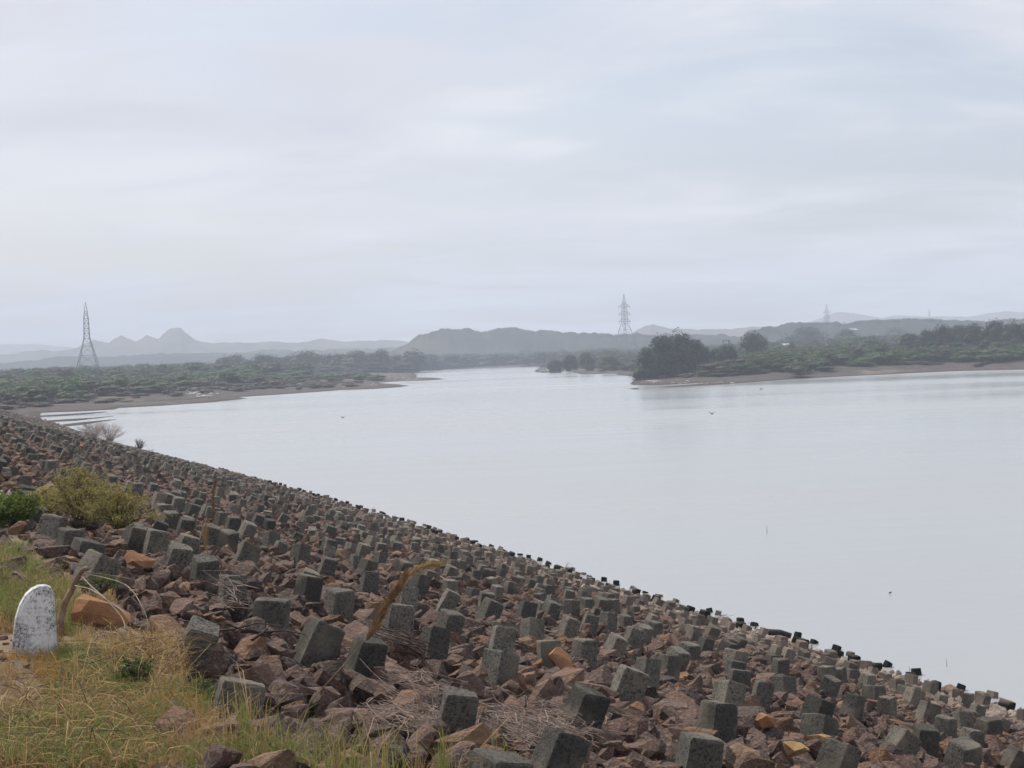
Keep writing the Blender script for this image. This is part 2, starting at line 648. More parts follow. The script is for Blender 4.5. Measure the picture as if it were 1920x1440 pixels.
def ridge(name, sky_pts, D, width, mat, bump=2.0, bs=14.0, seed=0, rough=0.4, rows=16):
    xs = [a for a, b in sky_pts]
    ys = [b for a, b in sky_pts]
    step = 3.0
    cols = np.arange(xs[0], xs[-1] + 0.1, step)
    tops = np.interp(cols, xs, ys)
    prof = np.linspace(-1, 1, rows)
    V = []
    for j, pr in enumerate(prof):
        for i, (cx_, ty) in enumerate(zip(cols, tops)):
            P = at_y(cx_, ty, D)
            x, y = P.x * (1 + pr * width / D), D + pr * width
            k = (0.5 + 0.5 * cos(pi * pr)) ** 0.8
            h = 2.0 + (max(P.z, 2.0) - 2.0) * k
            nz = noise.fractal(Vector((x / 130, y / 130, seed)), 1.0, 2.0, 4)
            h += nz * rough * 10 * (0.25 + 0.75 * (1 - k)) * (0.3 if pr == 0 else 1)
            h += bump * (canopy(x, y, bs) - 0.45) + 0.4 * bump * (canopy(x + 51, y, bs * 0.45) - 0.45)
            edge = min(1, min(i, len(cols) - 1 - i) / 12)
            if abs(pr) == 1: h = -1.5
            V.append((x, y, h * edge - 1.0 * (1 - edge)))
    me = mesh_np(name, V, grid_faces(rows, len(cols))[:, ::-1], mat, True)
    return tag(link(name, me), kind='structure')


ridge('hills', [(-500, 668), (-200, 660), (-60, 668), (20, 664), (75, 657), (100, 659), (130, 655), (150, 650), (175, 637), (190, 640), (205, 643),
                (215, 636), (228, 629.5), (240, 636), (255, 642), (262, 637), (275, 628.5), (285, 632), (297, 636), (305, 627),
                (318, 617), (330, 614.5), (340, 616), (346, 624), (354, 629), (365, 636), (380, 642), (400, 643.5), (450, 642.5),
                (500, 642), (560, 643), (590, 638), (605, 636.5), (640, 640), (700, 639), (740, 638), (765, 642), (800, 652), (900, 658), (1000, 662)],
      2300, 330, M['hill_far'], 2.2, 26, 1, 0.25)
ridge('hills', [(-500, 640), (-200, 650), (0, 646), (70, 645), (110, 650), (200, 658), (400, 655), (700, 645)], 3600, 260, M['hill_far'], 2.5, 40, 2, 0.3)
ridge('hills', [(-400, 684), (0, 682), (60, 677), (110, 669), (200, 671), (300, 664), (400, 663), (500, 656), (560, 658), (620, 655),
                (700, 655), (770, 650), (860, 655), (960, 660)], 1650, 200, M['hill'], 2.5, 14, 3, 0.3)
ridge('hills', [(660, 676), (700, 670), (735, 663), (755, 655), (770, 643), (785, 636), (800, 630), (815, 625.5), (825, 621.5), (838, 618.5), (850, 621), (858, 619.5),
                (870, 620), (885, 622), (905, 626), (912, 625), (925, 621), (935, 618.5), (945, 618.5), (965, 615.5), (975, 618),
                (985, 622), (1000, 624), (1020, 621.5), (1030, 622), (1050, 627), (1080, 628), (1110, 629), (1160, 630),
                (1200, 629.5), (1260, 630), (1340, 631.5), (1400, 633), (1460, 636), (1540, 640), (1640, 642)], 1200, 150, M['hill'], 5.0, 13, 4, 0.35)
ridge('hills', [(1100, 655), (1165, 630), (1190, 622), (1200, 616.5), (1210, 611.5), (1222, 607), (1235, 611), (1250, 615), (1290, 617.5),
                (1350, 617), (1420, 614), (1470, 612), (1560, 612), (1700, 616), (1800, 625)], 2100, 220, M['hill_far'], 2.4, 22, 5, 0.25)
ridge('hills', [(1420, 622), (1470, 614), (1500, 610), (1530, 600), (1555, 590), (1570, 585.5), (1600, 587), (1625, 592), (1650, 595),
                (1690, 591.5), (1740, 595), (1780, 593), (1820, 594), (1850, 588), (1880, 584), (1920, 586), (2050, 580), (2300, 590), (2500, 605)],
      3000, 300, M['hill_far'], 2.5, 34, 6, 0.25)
ridge('hills', [(1370, 645), (1400, 633), (1430, 617), (1450, 617.5), (1480, 610.5), (1500, 609), (1540, 607.5), (1560, 608), (1580, 612),
                (1620, 605), (1640, 603), (1700, 602), (1730, 601.5), (1760, 604), (1840, 606), (1920, 600), (2100, 598), (2400, 606)],
      1050, 140, M['hill'], 4.6, 13, 7, 0.3)

# ---------------------------------------------------------------- embankment
q = np.concatenate([np.arange(-12, 60, 0.6), np.arange(60, 235, 2.0)])
pp = np.concatenate([np.arange(1.25, 24.1, 0.45)])
Q, P = np.meshgrid(q, pp, indexing='ij')
X, Y = dam_xy(P, Q)
Z = slope_z(P) - 0.30 + 0.05 * np.sin(P * 5.1 + 2 * np.sin(Q * 1.7)) * np.sin(Q * 4.3)
Z = np.where(P < 1.5, np.minimum(Z, 5.23), Z)
emb = link('embankment', mesh_np('embankment', np.stack([X.ravel(), Y.ravel(), Z.ravel()], 1), grid_faces(len(q), len(pp)), M['bed'], True))
tag(emb, kind='structure')


def crest_z(p, q):
    p = np.asarray(p, float)
    q = np.asarray(q, float)
    return EYE - 1.50 + 0.035 * np.sin(p * 2.3 + q) + 0.03 * np.sin(q * 1.9 - p) + 0.015 * np.sin(p * 7 + q * 5) - 0.45 * sstep(1.0, 1.6, p)


q = np.concatenate([np.arange(-12, 30, 0.2), np.arange(30, 235, 2.0)])
pp = np.arange(-9, 1.61, 0.2)
Q, P = np.meshgrid(q, pp, indexing='ij')
X, Y = dam_xy(P, Q)
Z = crest_z(P, Q)
crest = link('crest_path', mesh_np('crest_path', np.stack([X.ravel(), Y.ravel(), Z.ravel()], 1), grid_faces(len(q), len(pp)), M['soil'], True))
tag(crest, kind='structure')


# stone shapes
def stone_mesh(seed, npts=18):
    r = random.Random(seed)
    bm = bmesh.new()
    sx, sy, sz = 1.0, r.uniform(0.55, 0.9), r.uniform(0.26, 0.62)
    for i in range(npts):
        v = Vector((r.gauss(0, 1), r.gauss(0, 1), r.gauss(0, 1))).normalized()
        m_ = max(abs(v.x), abs(v.y), abs(v.z))
        v = v * ((1 / m_) * 0.62 + 0.38) * r.uniform(0.74, 1.0)       # between sphere and box
        bm.verts.new((v.x * sx * 0.5, v.y * sy * 0.5, v.z * sz * 0.5))
    h = bmesh.ops.convex_hull(bm, input=bm.verts)
    bmesh.ops.delete(bm, geom=[v for v in bm.verts if not v.link_faces], context='VERTS')
    bmesh.ops.dissolve_limit(bm, angle_limit=radians(8), verts=bm.verts, edges=bm.edges)
    bmesh.ops.recalc_face_normals(bm, faces=bm.faces)
    me = bpy.data.meshes.new('stone')
    bm.to_mesh(me)
    bm.free()
    me.materials.append(M['stone'])
    return me


STONES = [stone_mesh(100 + i, 16 + (i % 4) * 4) for i in range(18)]


def scatter_obj(name, meshes, pts, rots, scls, idx, parent=None):
    """one object whose geometry nodes put a mesh on every point"""
    me = bpy.data.meshes.new(name)
    n = len(pts)
    me.vertices.add(n)
    me.vertices.foreach_set('co', np.asarray(pts, np.float32).ravel())
    for nm, typ, arr, key in (('rot', 'FLOAT_VECTOR', rots, 'vector'), ('scl', 'FLOAT_VECTOR', scls, 'vector'), ('idx', 'INT', idx, 'value')):
        a = me.attributes.new(nm, typ, 'POINT')
        a.data.foreach_set(key, np.asarray(arr, np.int32 if typ == 'INT' else np.float32).ravel())
    o = link(name, me, parent)
    coll = bpy.data.collections.new(name + '_shapes')
    for i, mm in enumerate(meshes):
        po = bpy.data.objects.new('%s_shape_%02d' % (name, i), mm)
        coll.objects.link(po)
    ng = bpy.data.node_groups.new(name + '_nodes', 'GeometryNodeTree')
    ng.interface.new_socket('Geometry', in_out='INPUT', socket_type='NodeSocketGeometry')
    ng.interface.new_socket('Geometry', in_out='OUTPUT', socket_type='NodeSocketGeometry')
    N, Lk = ng.nodes, ng.links
    gi, go = N.new('NodeGroupInput'), N.new('NodeGroupOutput')
    ci = N.new('GeometryNodeCollectionInfo')
    ci.inputs['Collection'].default_value = coll
    ci.inputs['Separate Children'].default_value = True
    ci.inputs['Reset Children'].default_value = True
    iop = N.new('GeometryNodeInstanceOnPoints')
    iop.inputs['Pick Instance'].default_value = True

    def na(nm, typ):
        x = N.new('GeometryNodeInputNamedAttribute')
        x.data_type = typ
        x.inputs['Name'].default_value = nm
        return x.outputs[0]
    e2r = N.new('FunctionNodeEulerToRotation')
    m2p = N.new('GeometryNodeMeshToPoints')
    Lk.new(gi.outputs[0], m2p.inputs['Mesh'])
    Lk.new(m2p.outputs[0], iop.inputs['Points'])
    Lk.new(ci.outputs[0], iop.inputs['Instance'])
    Lk.new(na('idx', 'INT'), iop.inputs['Instance Index'])
    Lk.new(na('rot', 'FLOAT_VECTOR'), e2r.inputs[0])
    Lk.new(e2r.outputs[0], iop.inputs['Rotation'])
    Lk.new(na('scl', 'FLOAT_VECTOR'), iop.inputs['Scale'])
    Lk.new(iop.outputs[0], go.inputs[0])
    md = o.modifiers.new('scatter', 'NODES')
    md.node_group = ng
    return o


# gather stones over the slope
st = []     # (x,y,z, size, D, rot, idx, px, py)


def in_view(px, py, mx=140):
    return -mx < px < 1920 + mx and py < 1440 + mx


def pr_skip(a, b):
    return a < 1.5 and b < 10.5 and b > 6 and a < 1.15 + 0.35 * (0.5 + 0.5 * sin(b * 3.1)) * (1 if b < 8 else 0.4)


def add_stones(q0, q1, dens, smin, smax, layers, p0=1.2, p1=19.2):
    n = int((q1 - q0) * (p1 - p0) * dens)
    for L_ in range(layers):
        ps = rs.uniform(p0, p1, n)
        qs = rs.uniform(q0, q1, n)
        xs, ys = dam_xy(ps, qs)
        zz = slope_z(ps)
        for a, b, c_, x, y in zip(ps, qs, zz, xs, ys):
            s = smin + (smax - smin) * rs.beta(1.6, 2.6)
            z = c_ - 0.27 + 0.03 + 0.07 * L_ + rs.uniform(-.02, .04) + s * 0.10
            if pr_skip(a, b): continue
            pr = project((x, y, z))
            if pr is None or not in_view(pr[0], pr[1]): continue
            st.append((x, y, z, s, pr[2], (rs.normal(0, 0.42) - 0.0, rs.normal(0, 0.42) + 0.30, rs.uniform(0, 6.28)), rs.randint(0, 18), pr[0], pr[1]))


add_stones(3.5, 11, 20, 0.16, 0.46, 2)
add_stones(3.5, 11, 30, 0.08, 0.20, 2)
add_stones(11, 24, 20, 0.14, 0.40, 2)
add_stones(11, 24, 20, 0.08, 0.18, 2)
add_stones(24, 50, 16, 0.14, 0.40, 2)
add_stones(50, 100, 8, 0.25, 0.5, 1)
add_stones(100, 215, 3.5, 0.35, 0.7, 1)
# a few that fringe the crest
for k in range(190):
    p_, q_ = rs.uniform(0.55, 1.3), rs.uniform(9, 24)
    if k % 2: p_, q_ = rs.uniform(0.15, 1.3), rs.uniform(9.0, 14)
    if k % 9 == 0: p_, q_ = rs.uniform(0.9, 1.5), rs.uniform(4.6, 6.2)
    x, y = dam_xy(p_, q_)
    z = float(crest_z(p_, q_)) + 0.03
    pr = project((x, y, z))
    if pr and in_view(pr[0], pr[1]):
        st.append((float(x), float(y), z, rs.uniform(0.08, 0.30), pr[2], (rs.normal(0, .3), rs.normal(0, .3), rs.uniform(0, 6.28)), rs.randint(0, 18), pr[0], pr[1]))

# ---------------------------------------------------------------- concrete blocks
KNOWN = [(97, 990), (130, 1025), (160, 1045), (178, 1075), (252, 1005), (292, 1018), (330, 1052), (383, 1078), (350, 1028), (393, 1005), (426, 1018),
         (463, 1042), (435, 1115), (347, 990), (318, 978), (365, 1215), (445, 1325), (398, 965), (415, 975), (437, 983), (463, 995), (357, 957),
         (333, 950), (313, 940), (297, 937), (507, 1155), (598, 1203), (683, 1243), (857, 1342), (813, 1208), (635, 1135), (578, 1100), (692, 1095),
         (762, 1125), (745, 1165), (842, 1172), (842, 1125), (918, 1145), (935, 1258), (940, 1208), (785, 1098), (1030, 1228), (1093, 1337), (1178, 1288),
         (1212, 1262), (1252, 1252), (1268, 1235), (1343, 1358), (1045, 1420), (1310, 1420), (1368, 1308), (1095, 1222), (1153, 1213), (1187, 1200),
         (998, 1180), (1065, 1180), (1105, 1170), (1140, 1165), (987, 1150), (1032, 1147), (1072, 1142), (1100, 1137), (1125, 1137), (1148, 1137),
         (1205, 1190), (1225, 1182), (1290, 1225), (1378, 1235), (1378, 1258), (1385, 1275), (1530, 1338), (1535, 1370), (1570, 1425), (1690, 1395),
         (1805, 1420), (1598, 1325), (1663, 1325), (1740, 1337), (1773, 1365), (1807, 1355), (1735, 1385), (1853, 1370), (1820, 1395), (1712, 1310),
         (1638, 1303), (1555, 1290), (1550, 1265), (1470, 1287), (1463, 1252), (1625, 1280), (1905, 1425)]
bl = []
KP = []
for (a, b) in KNOWN:
    d = ray(a, b)
    # hit the plane z = EYE - 1.109 - 0.308 p
    k = -1.109 / (d.z + 0.308 * (d.x * NV[0] + d.y * NV[1]))
    x, y = d.x * k, d.y * k
    p_, q_ = x * NV[0] + y * NV[1], x * DV[0] + y * DV[1]
    KP.append((p_, q_))
    bl.append((p_, q_, rs.uniform(0.185, 0.215)))
KPa = np.array(KP)
prow, rows_p = 1.15, []
while prow < 18.7:
    rows_p.append(prow)
    prow += 1.1 if prow < 8.5 else 0.92
for ri, p0 in enumerate(rows_p[:-1] + [18.3]):
    qq = 5.0 + (ri % 2) * 0.5
    qq_ = 0
    while qq < 205:
        stepq = 1.02 if p0 < 17.9 else 0.98
        p_, q_ = p0 + rs.normal(0, 0.12 if p0 < 17.9 else 0.05), qq + rs.normal(0, 0.13)
        qq += stepq * (1.0 if q_ < 20 else 0.84)
        if rs.rand() < 0.10: continue
        gx, gy = dam_xy(p_, q_)
        pj = project((float(gx), float(gy), float(slope_z(p_))))
        if pj and pj[2] < 13.0 and pj[0] < 1880 and pj[1] < 1450: continue
        if np.min(np.hypot(KPa[:, 0] - p_, KPa[:, 1] - q_)) < (0.72 if q_ < 17 else 0.55): continue
        bl.append((p_, q_, rs.uniform(0.155, 0.205)))


def block_mesh(seed):
    r = random.Random(seed)
    bm = bmesh.new()
    bmesh.ops.create_cube(bm, size=1.0)
    tp = r.uniform(0.86, 1.0)
    for v in bm.verts:
        if v.co.z > 0:
            v.co.x *= tp
            v.co.y *= tp
        v.co += Vector((r.uniform(-.03, .03), r.uniform(-.03, .03), r.uniform(-.03, .03)))
    bmesh.ops.bevel(bm, geom=list(bm.edges), offset=0.035, segments=1, affect='EDGES')
    bmesh.ops.subdivide_edges(bm, edges=[e for e in bm.edges if e.calc_length() > 0.3], cuts=3, use_grid_fill=True)
    off = Vector((seed * 3.1, seed * 1.7, 0))
    for v in bm.verts:
        n_ = noise.noise(v.co * 2.3 + off) * 0.035 + noise.noise(v.co * 6.0 + off) * 0.022
        corner = max(0.0, (abs(v.co.x) + abs(v.co.y) + abs(v.co.z)) - 1.25)
        v.co *= 1 + n_ - corner * 0.35 * max(0.0, 0.5 + noise.noise(v.co * 3.1 + off * 2))
    for v in bm.verts:
        v.co.z *= 1.9
        v.co.z -= 0.25
    me = bpy.data.meshes.new('concrete_block')
    bm.to_mesh(me)
    bm.free()
    me.materials.append(M['block'])
    return me


BLOCKS = [block_mesh(300 + i) for i in range(8)]
tilt = math.atan(0.308)
BASE_Q = Matrix.Rotation(-A_ + radians(0), 3, 'Z') if False else None
blk = []
blk_known = []
for (p_, q_, s) in bl:
    x, y = dam_xy(p_, q_)
    z = float(slope_z(p_)) + (-0.012 if len(blk_known) < len(KP) and not blk_known.append(1) else rs.uniform(-0.09, -0.01))
    if p_ > 17.95:
        z = rs.uniform(-0.05, 0.03)
        s *= 0.85
    pr = project((x, y, z))
    if pr is None or not in_view(pr[0], pr[1], 120): continue
    yaw = A_ + rs.normal(0, 0.30)
    Rm = Matrix.Rotation(A_, 3, 'Z') @ Matrix.Rotation(tilt + rs.normal(0, 0.13), 3, 'Y') @ Matrix.Rotation(rs.normal(0, 0.13), 3, 'X') \
        @ Matrix.Rotation(rs.normal(0.15, 0.22), 3, 'Z')
    sc = (s * rs.uniform(0.92, 1.12), s * rs.uniform(0.92, 1.12), s * rs.uniform(0.85, 1.15))
    blk.append((float(x), float(y), z, sc, Rm.to_euler(), int(rs.randint(0, 8)), pr))
blk.sort(key=lambda b: b[6][2])
near_b = [b for b in blk if -10 < b[6][0] < 1930 and b[6][1] < 1450][:300]
ids = set(id(b) for b in near_b)
rest_b = [b for b in blk if id(b) not in ids]

LM = [('whitewashed marker stone', (65, 1165)), ('bent dead branch beside the marker stone', (135, 1120)), ('olive yellow shrub on the crest edge', (200, 945)),
      ('large orange rock', (200, 1140)), ('tall dry reed plume', (735, 1130)), ('wide grey brushwood heap', (1005, 1320)), ('dark green herb in the grass', (260, 1275)),
      ('upright brown grass stalk', (400, 935)), ('yellow topped stone at lower right', (1533, 1385)), ('bottom right corner of the picture', (1920, 1440)),
      ('wet black log at the waterline', (1452, 1190)), ('dark twiggy bush at the far left waterline', (262, 835)),
      ('left edge of the picture above the shrubs', (0, 880)), ('pale bent reed tip', (830, 1058)), ('middle of the bottom edge of the picture', (960, 1440)), ('driftwood sticks at the waterline', (1340, 1150))]
ORD = ['', 'second ', 'third ', 'fourth ', 'fifth ', 'sixth ', 'seventh ', 'eighth ', 'ninth ', 'tenth ']
byl = {}
for i, b in enumerate(near_b):
    px, py = b[6][0], b[6][1]
    d = [math.hypot(px - l[1][0], py - l[1][1]) for l in LM]
    j = int(np.argmin(d))
    byl.setdefault(j, []).append((d[j], i))
labels = {}
for j, lst in byl.items():
    lst.sort()
    for k, (dd, i) in enumerate(lst[:10]):
        labels[i] = 'rough grey concrete block %snearest to the %s' % (ORD[k], LM[j][0])
for i, b in enumerate(near_b):
    o = link('concrete_block', BLOCKS[b[5]])
    o.location = b[:3]
    o.scale = b[3]
    o.rotation_euler = b[4]
    lab = labels.get(i) or ('grey concrete block in the crowded middle rows of the stone slope' if b[6][2] < 21 else
                            'small grey concrete block in the far crowded rows of the slope')
    tag(o, lab, 'concrete block', 'concrete blocks set in rows on the stone slope')
o = scatter_obj('concrete_blocks', BLOCKS, [b[:3] for b in rest_b], [tuple(b[4]) for b in rest_b], [b[3] for b in rest_b], [b[5] for b in rest_b])
tag(o, 'hundreds of tiny far concrete blocks running along the embankment to the waterline', 'concrete blocks', kind='stuff')

# stones: the 300 that show largest are single, the rest one object.  Keep clear of blocks' tops
st.sort(key=lambda s: -s[3] / s[4])
near_s, rest_s = [], []
for s in st:
    if len(near_s) < 292 and -5 < s[7] < 1925 and s[8] < 1448:
        near_s.append(s)
    else:
        rest_s.append(s)
for s in near_s:
    o = link('stone', STONES[s[6]], emb)
    o.location = s[:3]
    o.rotation_euler = s[5]
    o.scale = (s[3],) * 3
o = scatter_obj('stone_rubble', STONES, [s[:3] for s in rest_s], [s[5] for s in rest_s], [(s[3],) * 3 for s in rest_s], [s[6] for s in rest_s], emb)
tag(o, kind='stuff')
M['orange_stone'] = m_simple('orange_stone', (0.30, 0.155, 0.07), (0.20, 0.10, 0.06), 5, bump=0.8, bscale=25)
M['yellow_stone'] = m_simple('yellow_stone', (0.36, 0.26, 0.13), (0.26, 0.16, 0.075), 5, bump=0.8, bscale=25)


def on_slope(px, py, lift=0.0):
    d = ray(px, py)
    k = -1.109 / (d.z + 0.308 * (d.x * NV[0] + d.y * NV[1]))
    return Vector((d.x * k, d.y * k, EYE + d.z * k + lift))


for (px, py, s, mat, lab, sh, rot) in (
        (195, 1150, 0.38, 'orange_stone', 'large angular orange rock right of the bent dead branch', 2, (0.1, 0.35, 0.3)),
        (1533, 1388, 0.27, 'yellow_stone', 'yellowish flat topped stone among the lower right blocks', 5, (0.1, 0.2, 1.3)),
        (1490, 1405, 0.22, 'yellow_stone', 'ochre rounded stone left of the yellow topped stone', 8, (0.3, 0.2, 2.3)),
        (262, 1052, 0.28, 'orange_stone', 'flat orange slab leaning upslope below the olive shrub', 11, (0.3, 0.5, 0.2)),
        (1050, 1238, 0.28, 'orange_stone', 'pale orange stone propped against the right of a block', 3, (0.8, 0.2, 1.0)),
        (1435, 1352, 0.26, 'orange_stone', 'orange brown stone near the lower right blocks', 7, (0.2, 0.3, 0.9)),
        (160, 978, 0.36, None, 'rounded pinkish boulder beside the block under the olive shrub', 6, (0.1, 0.25, 0.4))):
    me = STONES[sh].copy()
    if mat:
        me.materials.clear()
        me.materials.append(M[mat])
    o = link('stone', me, emb)
    o.location = on_slope(px, py, 0.0)
    o.rotation_euler = rot
    o.scale = (s,) * 3
    o['label'] = lab


# ---------------------------------------------------------------- trees and shrubs
def clump_mesh(name, seed, mat, nblob=9, nleaf=1500, leaf=0.05, low=0.0, spread=0.5, flat=1.0, ragged=0.12):
    """unit-size crown: width about 1, height 1, base at z=low"""
    r = np.random.RandomState(seed)
    cs, rads = [], []
    for i in range(nblob):
        a = r.uniform(0, 6.28)
        d = math.sqrt(r.uniform(0, 1)) * (0.5 - 0.17)
        rr = r.uniform(0.15, 0.25) * flat
        top = 1.0 - 0.36 * (d / 0.36) ** 2
        z = r.uniform(low + rr * 0.7, max(top - rr * 0.7, low + rr))
        if i < nblob // 2: z = max(top - rr * r.uniform(0.8, 1.1), low + rr * .7)
        cs.append((d * cos(a), d * sin(a), z))
        rads.append(rr)
    cs = np.array(cs)
    rads = np.array(rads)
    V, Q = [], []
    bm = bmesh.new()
    bmesh.ops.create_icosphere(bm, subdivisions=1, radius=1)
    iv = np.array([v.co[:] for v in bm.verts])
    ifc = np.array([[v.index for v in f.verts] for f in bm.faces])
    bm.free()
    n = 0
    for c_, rr in zip(cs, rads):
        vv = iv * (rr * 0.80) * (1 + r.uniform(-.15, .15, (len(iv), 1))) + c_
        V.append(vv)
        Q.append(ifc + n)
        n += len(iv)
    k = r.randint(0, nblob, nleaf)
    dirs = r.normal(0, 1, (nleaf, 3))
    dirs /= np.linalg.norm(dirs, axis=1)[:, None]
    pos = cs[k] + dirs * (rads[k] * (1 + np.abs(r.normal(0, ragged, nleaf))))[:, None]
    pos[:, 2] = np.maximum(pos[:, 2], low + 0.01)
    a = r.normal(0, 1, (nleaf, 3))
    a /= np.linalg.norm(a, axis=1)[:, None]
    b = np.cross(a, r.normal(0, 1, (nleaf, 3)))
    b /= np.linalg.norm(b, axis=1)[:, None]
    sz = leaf * r.uniform(0.6, 1.4, (nleaf, 1))
    lv = np.stack([pos - a * sz, pos + b * sz * 0.7, pos + a * sz], 1).reshape(-1, 3)
    V.append(lv)
    Q.append(np.arange(nleaf * 3).reshape(-1, 3) + n)
    return mesh_np(name, np.concatenate(V), np.concatenate(Q), mat)


TREES = [clump_mesh('crown', 40 + i, M['tree'], 19, 3400, 0.028, 0.0, ragged=0.16) for i in range(5)]
SHR = [clump_mesh('foliage', 60 + i, M['shrub_green'], 10, 1300, 0.04, 0.0, flat=1.15, ragged=0.14) for i in range(4)]
SHB = [clump_mesh('foliage', 80 + i, M['shrub_brown'], 9, 1300, 0.035, 0.0, flat=1.05, ragged=0.22) for i in range(3)]


def trunk_mesh():
    tb = TB()
    tb.tube([(0, 0, -0.03), (0.01, 0, 0.15), (-0.01, 0.01, 0.4)], 0.03, 0.018, 6)
    for k in range(5):
        a = k * 1.26 + 0.3
        tb.tube([(0, 0, 0.16 + 0.03 * k), (0.12 * cos(a), 0.12 * sin(a), 0.33 + .03 * k), (0.26 * cos(a), 0.26 * sin(a), 0.52 + 0.03 * k)], 0.015, 0.005, 4)
    return tb.mesh('trunk', M['bark'])


TRUNK = trunk_mesh()


def gz(x, y):
    return float(land_h(np.array([x]), np.array([y]))[0])


def place_tree(px, top, w, D, label, group, name='tree', crowns=TREES, cat='tree', hmin=1.5):
    T = at_y(px, top, D)
    g = gz(T.x, T.y)
    h = max(T.z - g, hmin)
    wd = w / F * D
    o = empty(name, (T.x, T.y, g - 0.05), rnd.uniform(0, 6.28))
    o.scale = (wd * 1.25, wd * rnd.uniform(1.0, 1.3), h)
    link('crown' if crowns is TREES else 'foliage', crowns[rnd.randrange(len(crowns))], o)
    link('trunk' if crowns is TREES else 'stem', TRUNK, o)
    tag(o, label, cat, group)
    return o


GR = 'trees on the right shore'
for a in [(1268, 620, 66, 318, 'tallest dense dark tree at the tip of the right shore'),
          (1238, 629, 60, 312, 'dark tree leaning left on the shore just left of the tallest one'),
          (1212, 651, 48, 306, 'low dark bushy tree nearest the pylon on the right shore'),
          (1293, 629, 46, 322, 'dark tree joining the right side of the tallest shore tree'),
          (1318, 647, 34, 330, 'small dark tree filling the dip right of the big shore clump'),
          (1340, 652, 30, 340, 'low bush tree left of the small round dark tree'),
          (1363, 643, 38, 320, 'small round dark tree in front of a gantry frame'),
          (1407, 623, 58, 400, 'lone round domed tree above the green shrubs'),
          (1510, 613, 66, 760, 'broad hazy blue tree between the domed tree and far pylon'),
          (1588, 617, 38, 700, 'hazy rounded tree below the white roof'),
          (1605, 633, 20, 520, 'small dark round tree right of the hazy tree group'),
          (1637, 628, 27, 500, 'small flat topped tree left of the right hand treeline'),
          (1567, 646, 30, 380, 'little dark tree poking above the middle green shrubs'),
          (1485, 640, 13, 450, 'slim pointed little tree left of the hazy blue tree'),
          (1680, 613, 46, 880, 'pale hazy tree behind the start of the right treeline'),
          (1705, 625, 38, 360, 'leftmost low dark tree of the right hand treeline'),
          (1738, 617, 34, 370, 'second dark tree of the right treeline'),
          (1765, 606, 46, 375, 'spiky topped dark tree in the right treeline'),
          (1800, 609, 40, 400, 'flat topped dark tree behind the right treeline'),
          (1829, 607, 48, 365, 'broad dark tree right of the flat topped one'),
          (1864, 600, 46, 360, 'tallest tree of the right hand treeline'),
          (1908, 601, 56, 350, 'dark tree cut by the right edge of the picture')]:
    place_tree(*a, group=GR)
for a in [(1955, 604, 60, 350), (2010, 610, 60, 350)]:
    place_tree(*a, 'dark tree just beyond the right edge of the treeline', GR)
for (px, top, w) in [(1722, 640, 44), (1755, 636, 50), (1790, 640, 46), (1812, 646, 50), (1845, 636, 44), (1880, 640, 50), (1925, 642, 50), (1775, 655, 44), (1835, 655, 40), (1740, 655, 40)]:
    place_tree(px, top, w, 335 + rnd.uniform(-12, 15), 'low dark tree under the crowns of the right hand treeline', 'understorey of the right treeline')
GL = 'hazy dark trees behind the left shore'
NUM = ['first', 'second', 'third', 'fourth', 'fifth', 'sixth', 'seventh', 'eighth', 'ninth', 'tenth', 'eleventh', 'twelfth', 'thirteenth', 'fourteenth', 'fifteenth',
       'sixteenth', 'seventeenth', 'eighteenth', 'nineteenth', 'twentieth'] + ['twenty-' + x for x in ('first', 'second', 'third', 'fourth', 'fifth', 'sixth', 'seventh', 'eighth', 'ninth')] \
    + ['thirtieth'] + ['thirty-' + x for x in ('first', 'second', 'third', 'fourth', 'fifth', 'sixth', 'seventh', 'eighth', 'ninth')] + ['fortieth', 'forty-first']
GLT = [(276, 681, 15, 700), (300, 685, 30, 700), (325, 683, 40, 720), (350, 679, 40, 700), (374, 677, 16, 690), (395, 682, 34, 700), (420, 667, 24, 690),
                        (441, 664, 28, 700), (462, 673, 26, 690), (493, 662, 34, 680), (522, 667, 30, 690), (548, 664, 28, 690), (573, 657, 42, 680), (598, 664, 28, 700),
                        (613, 662, 24, 690), (635, 661, 34, 680), (667, 657, 42, 670), (692, 661, 26, 680), (715, 655, 26, 670), (740, 663, 32, 680), (773, 655, 44, 660),
                        (807, 664, 36, 720), (847, 663, 40, 760), (885, 664, 40, 770), (925, 662, 42, 760), (965, 662, 40, 760), (1012, 658, 28, 740), (990, 666, 30, 740),
                        (410, 683, 40, 660), (560, 680, 50, 640), (650, 678, 50, 640), (700, 678, 46, 640), (480, 682, 50, 650), (610, 680, 44, 640), (750, 676, 46, 640),
                        (800, 676, 46, 740), (840, 676, 46, 770), (890, 677, 46, 780), (940, 676, 46, 770), (985, 676, 40, 760)]
GLX = [a[0] for a in GLT]
for (px, top, w, D) in GLT:
    kx = sorted(GLX).index(px)
    place_tree(px, top, w * 1.25, D, 'hazy dark tree, %s from the left in the row behind the left shore' % NUM[kx] if kx else 'hazy lone dark tree at the left end of the row behind the left shore', GL)
for a in [(1067, 663, 26, 460, 'dark round tree on the low spit left of the lattice pylon'),
          (1100, 660, 30, 470, 'bushy tree between the round spit tree and the pylon'),
          (1142, 668, 36, 440, 'low tree at the foot of the middle pylon'),
          (1040, 673, 30, 480, 'small shrubby tree at the left tip of the spit')]:
    place_tree(*a, group='trees on the middle spit')

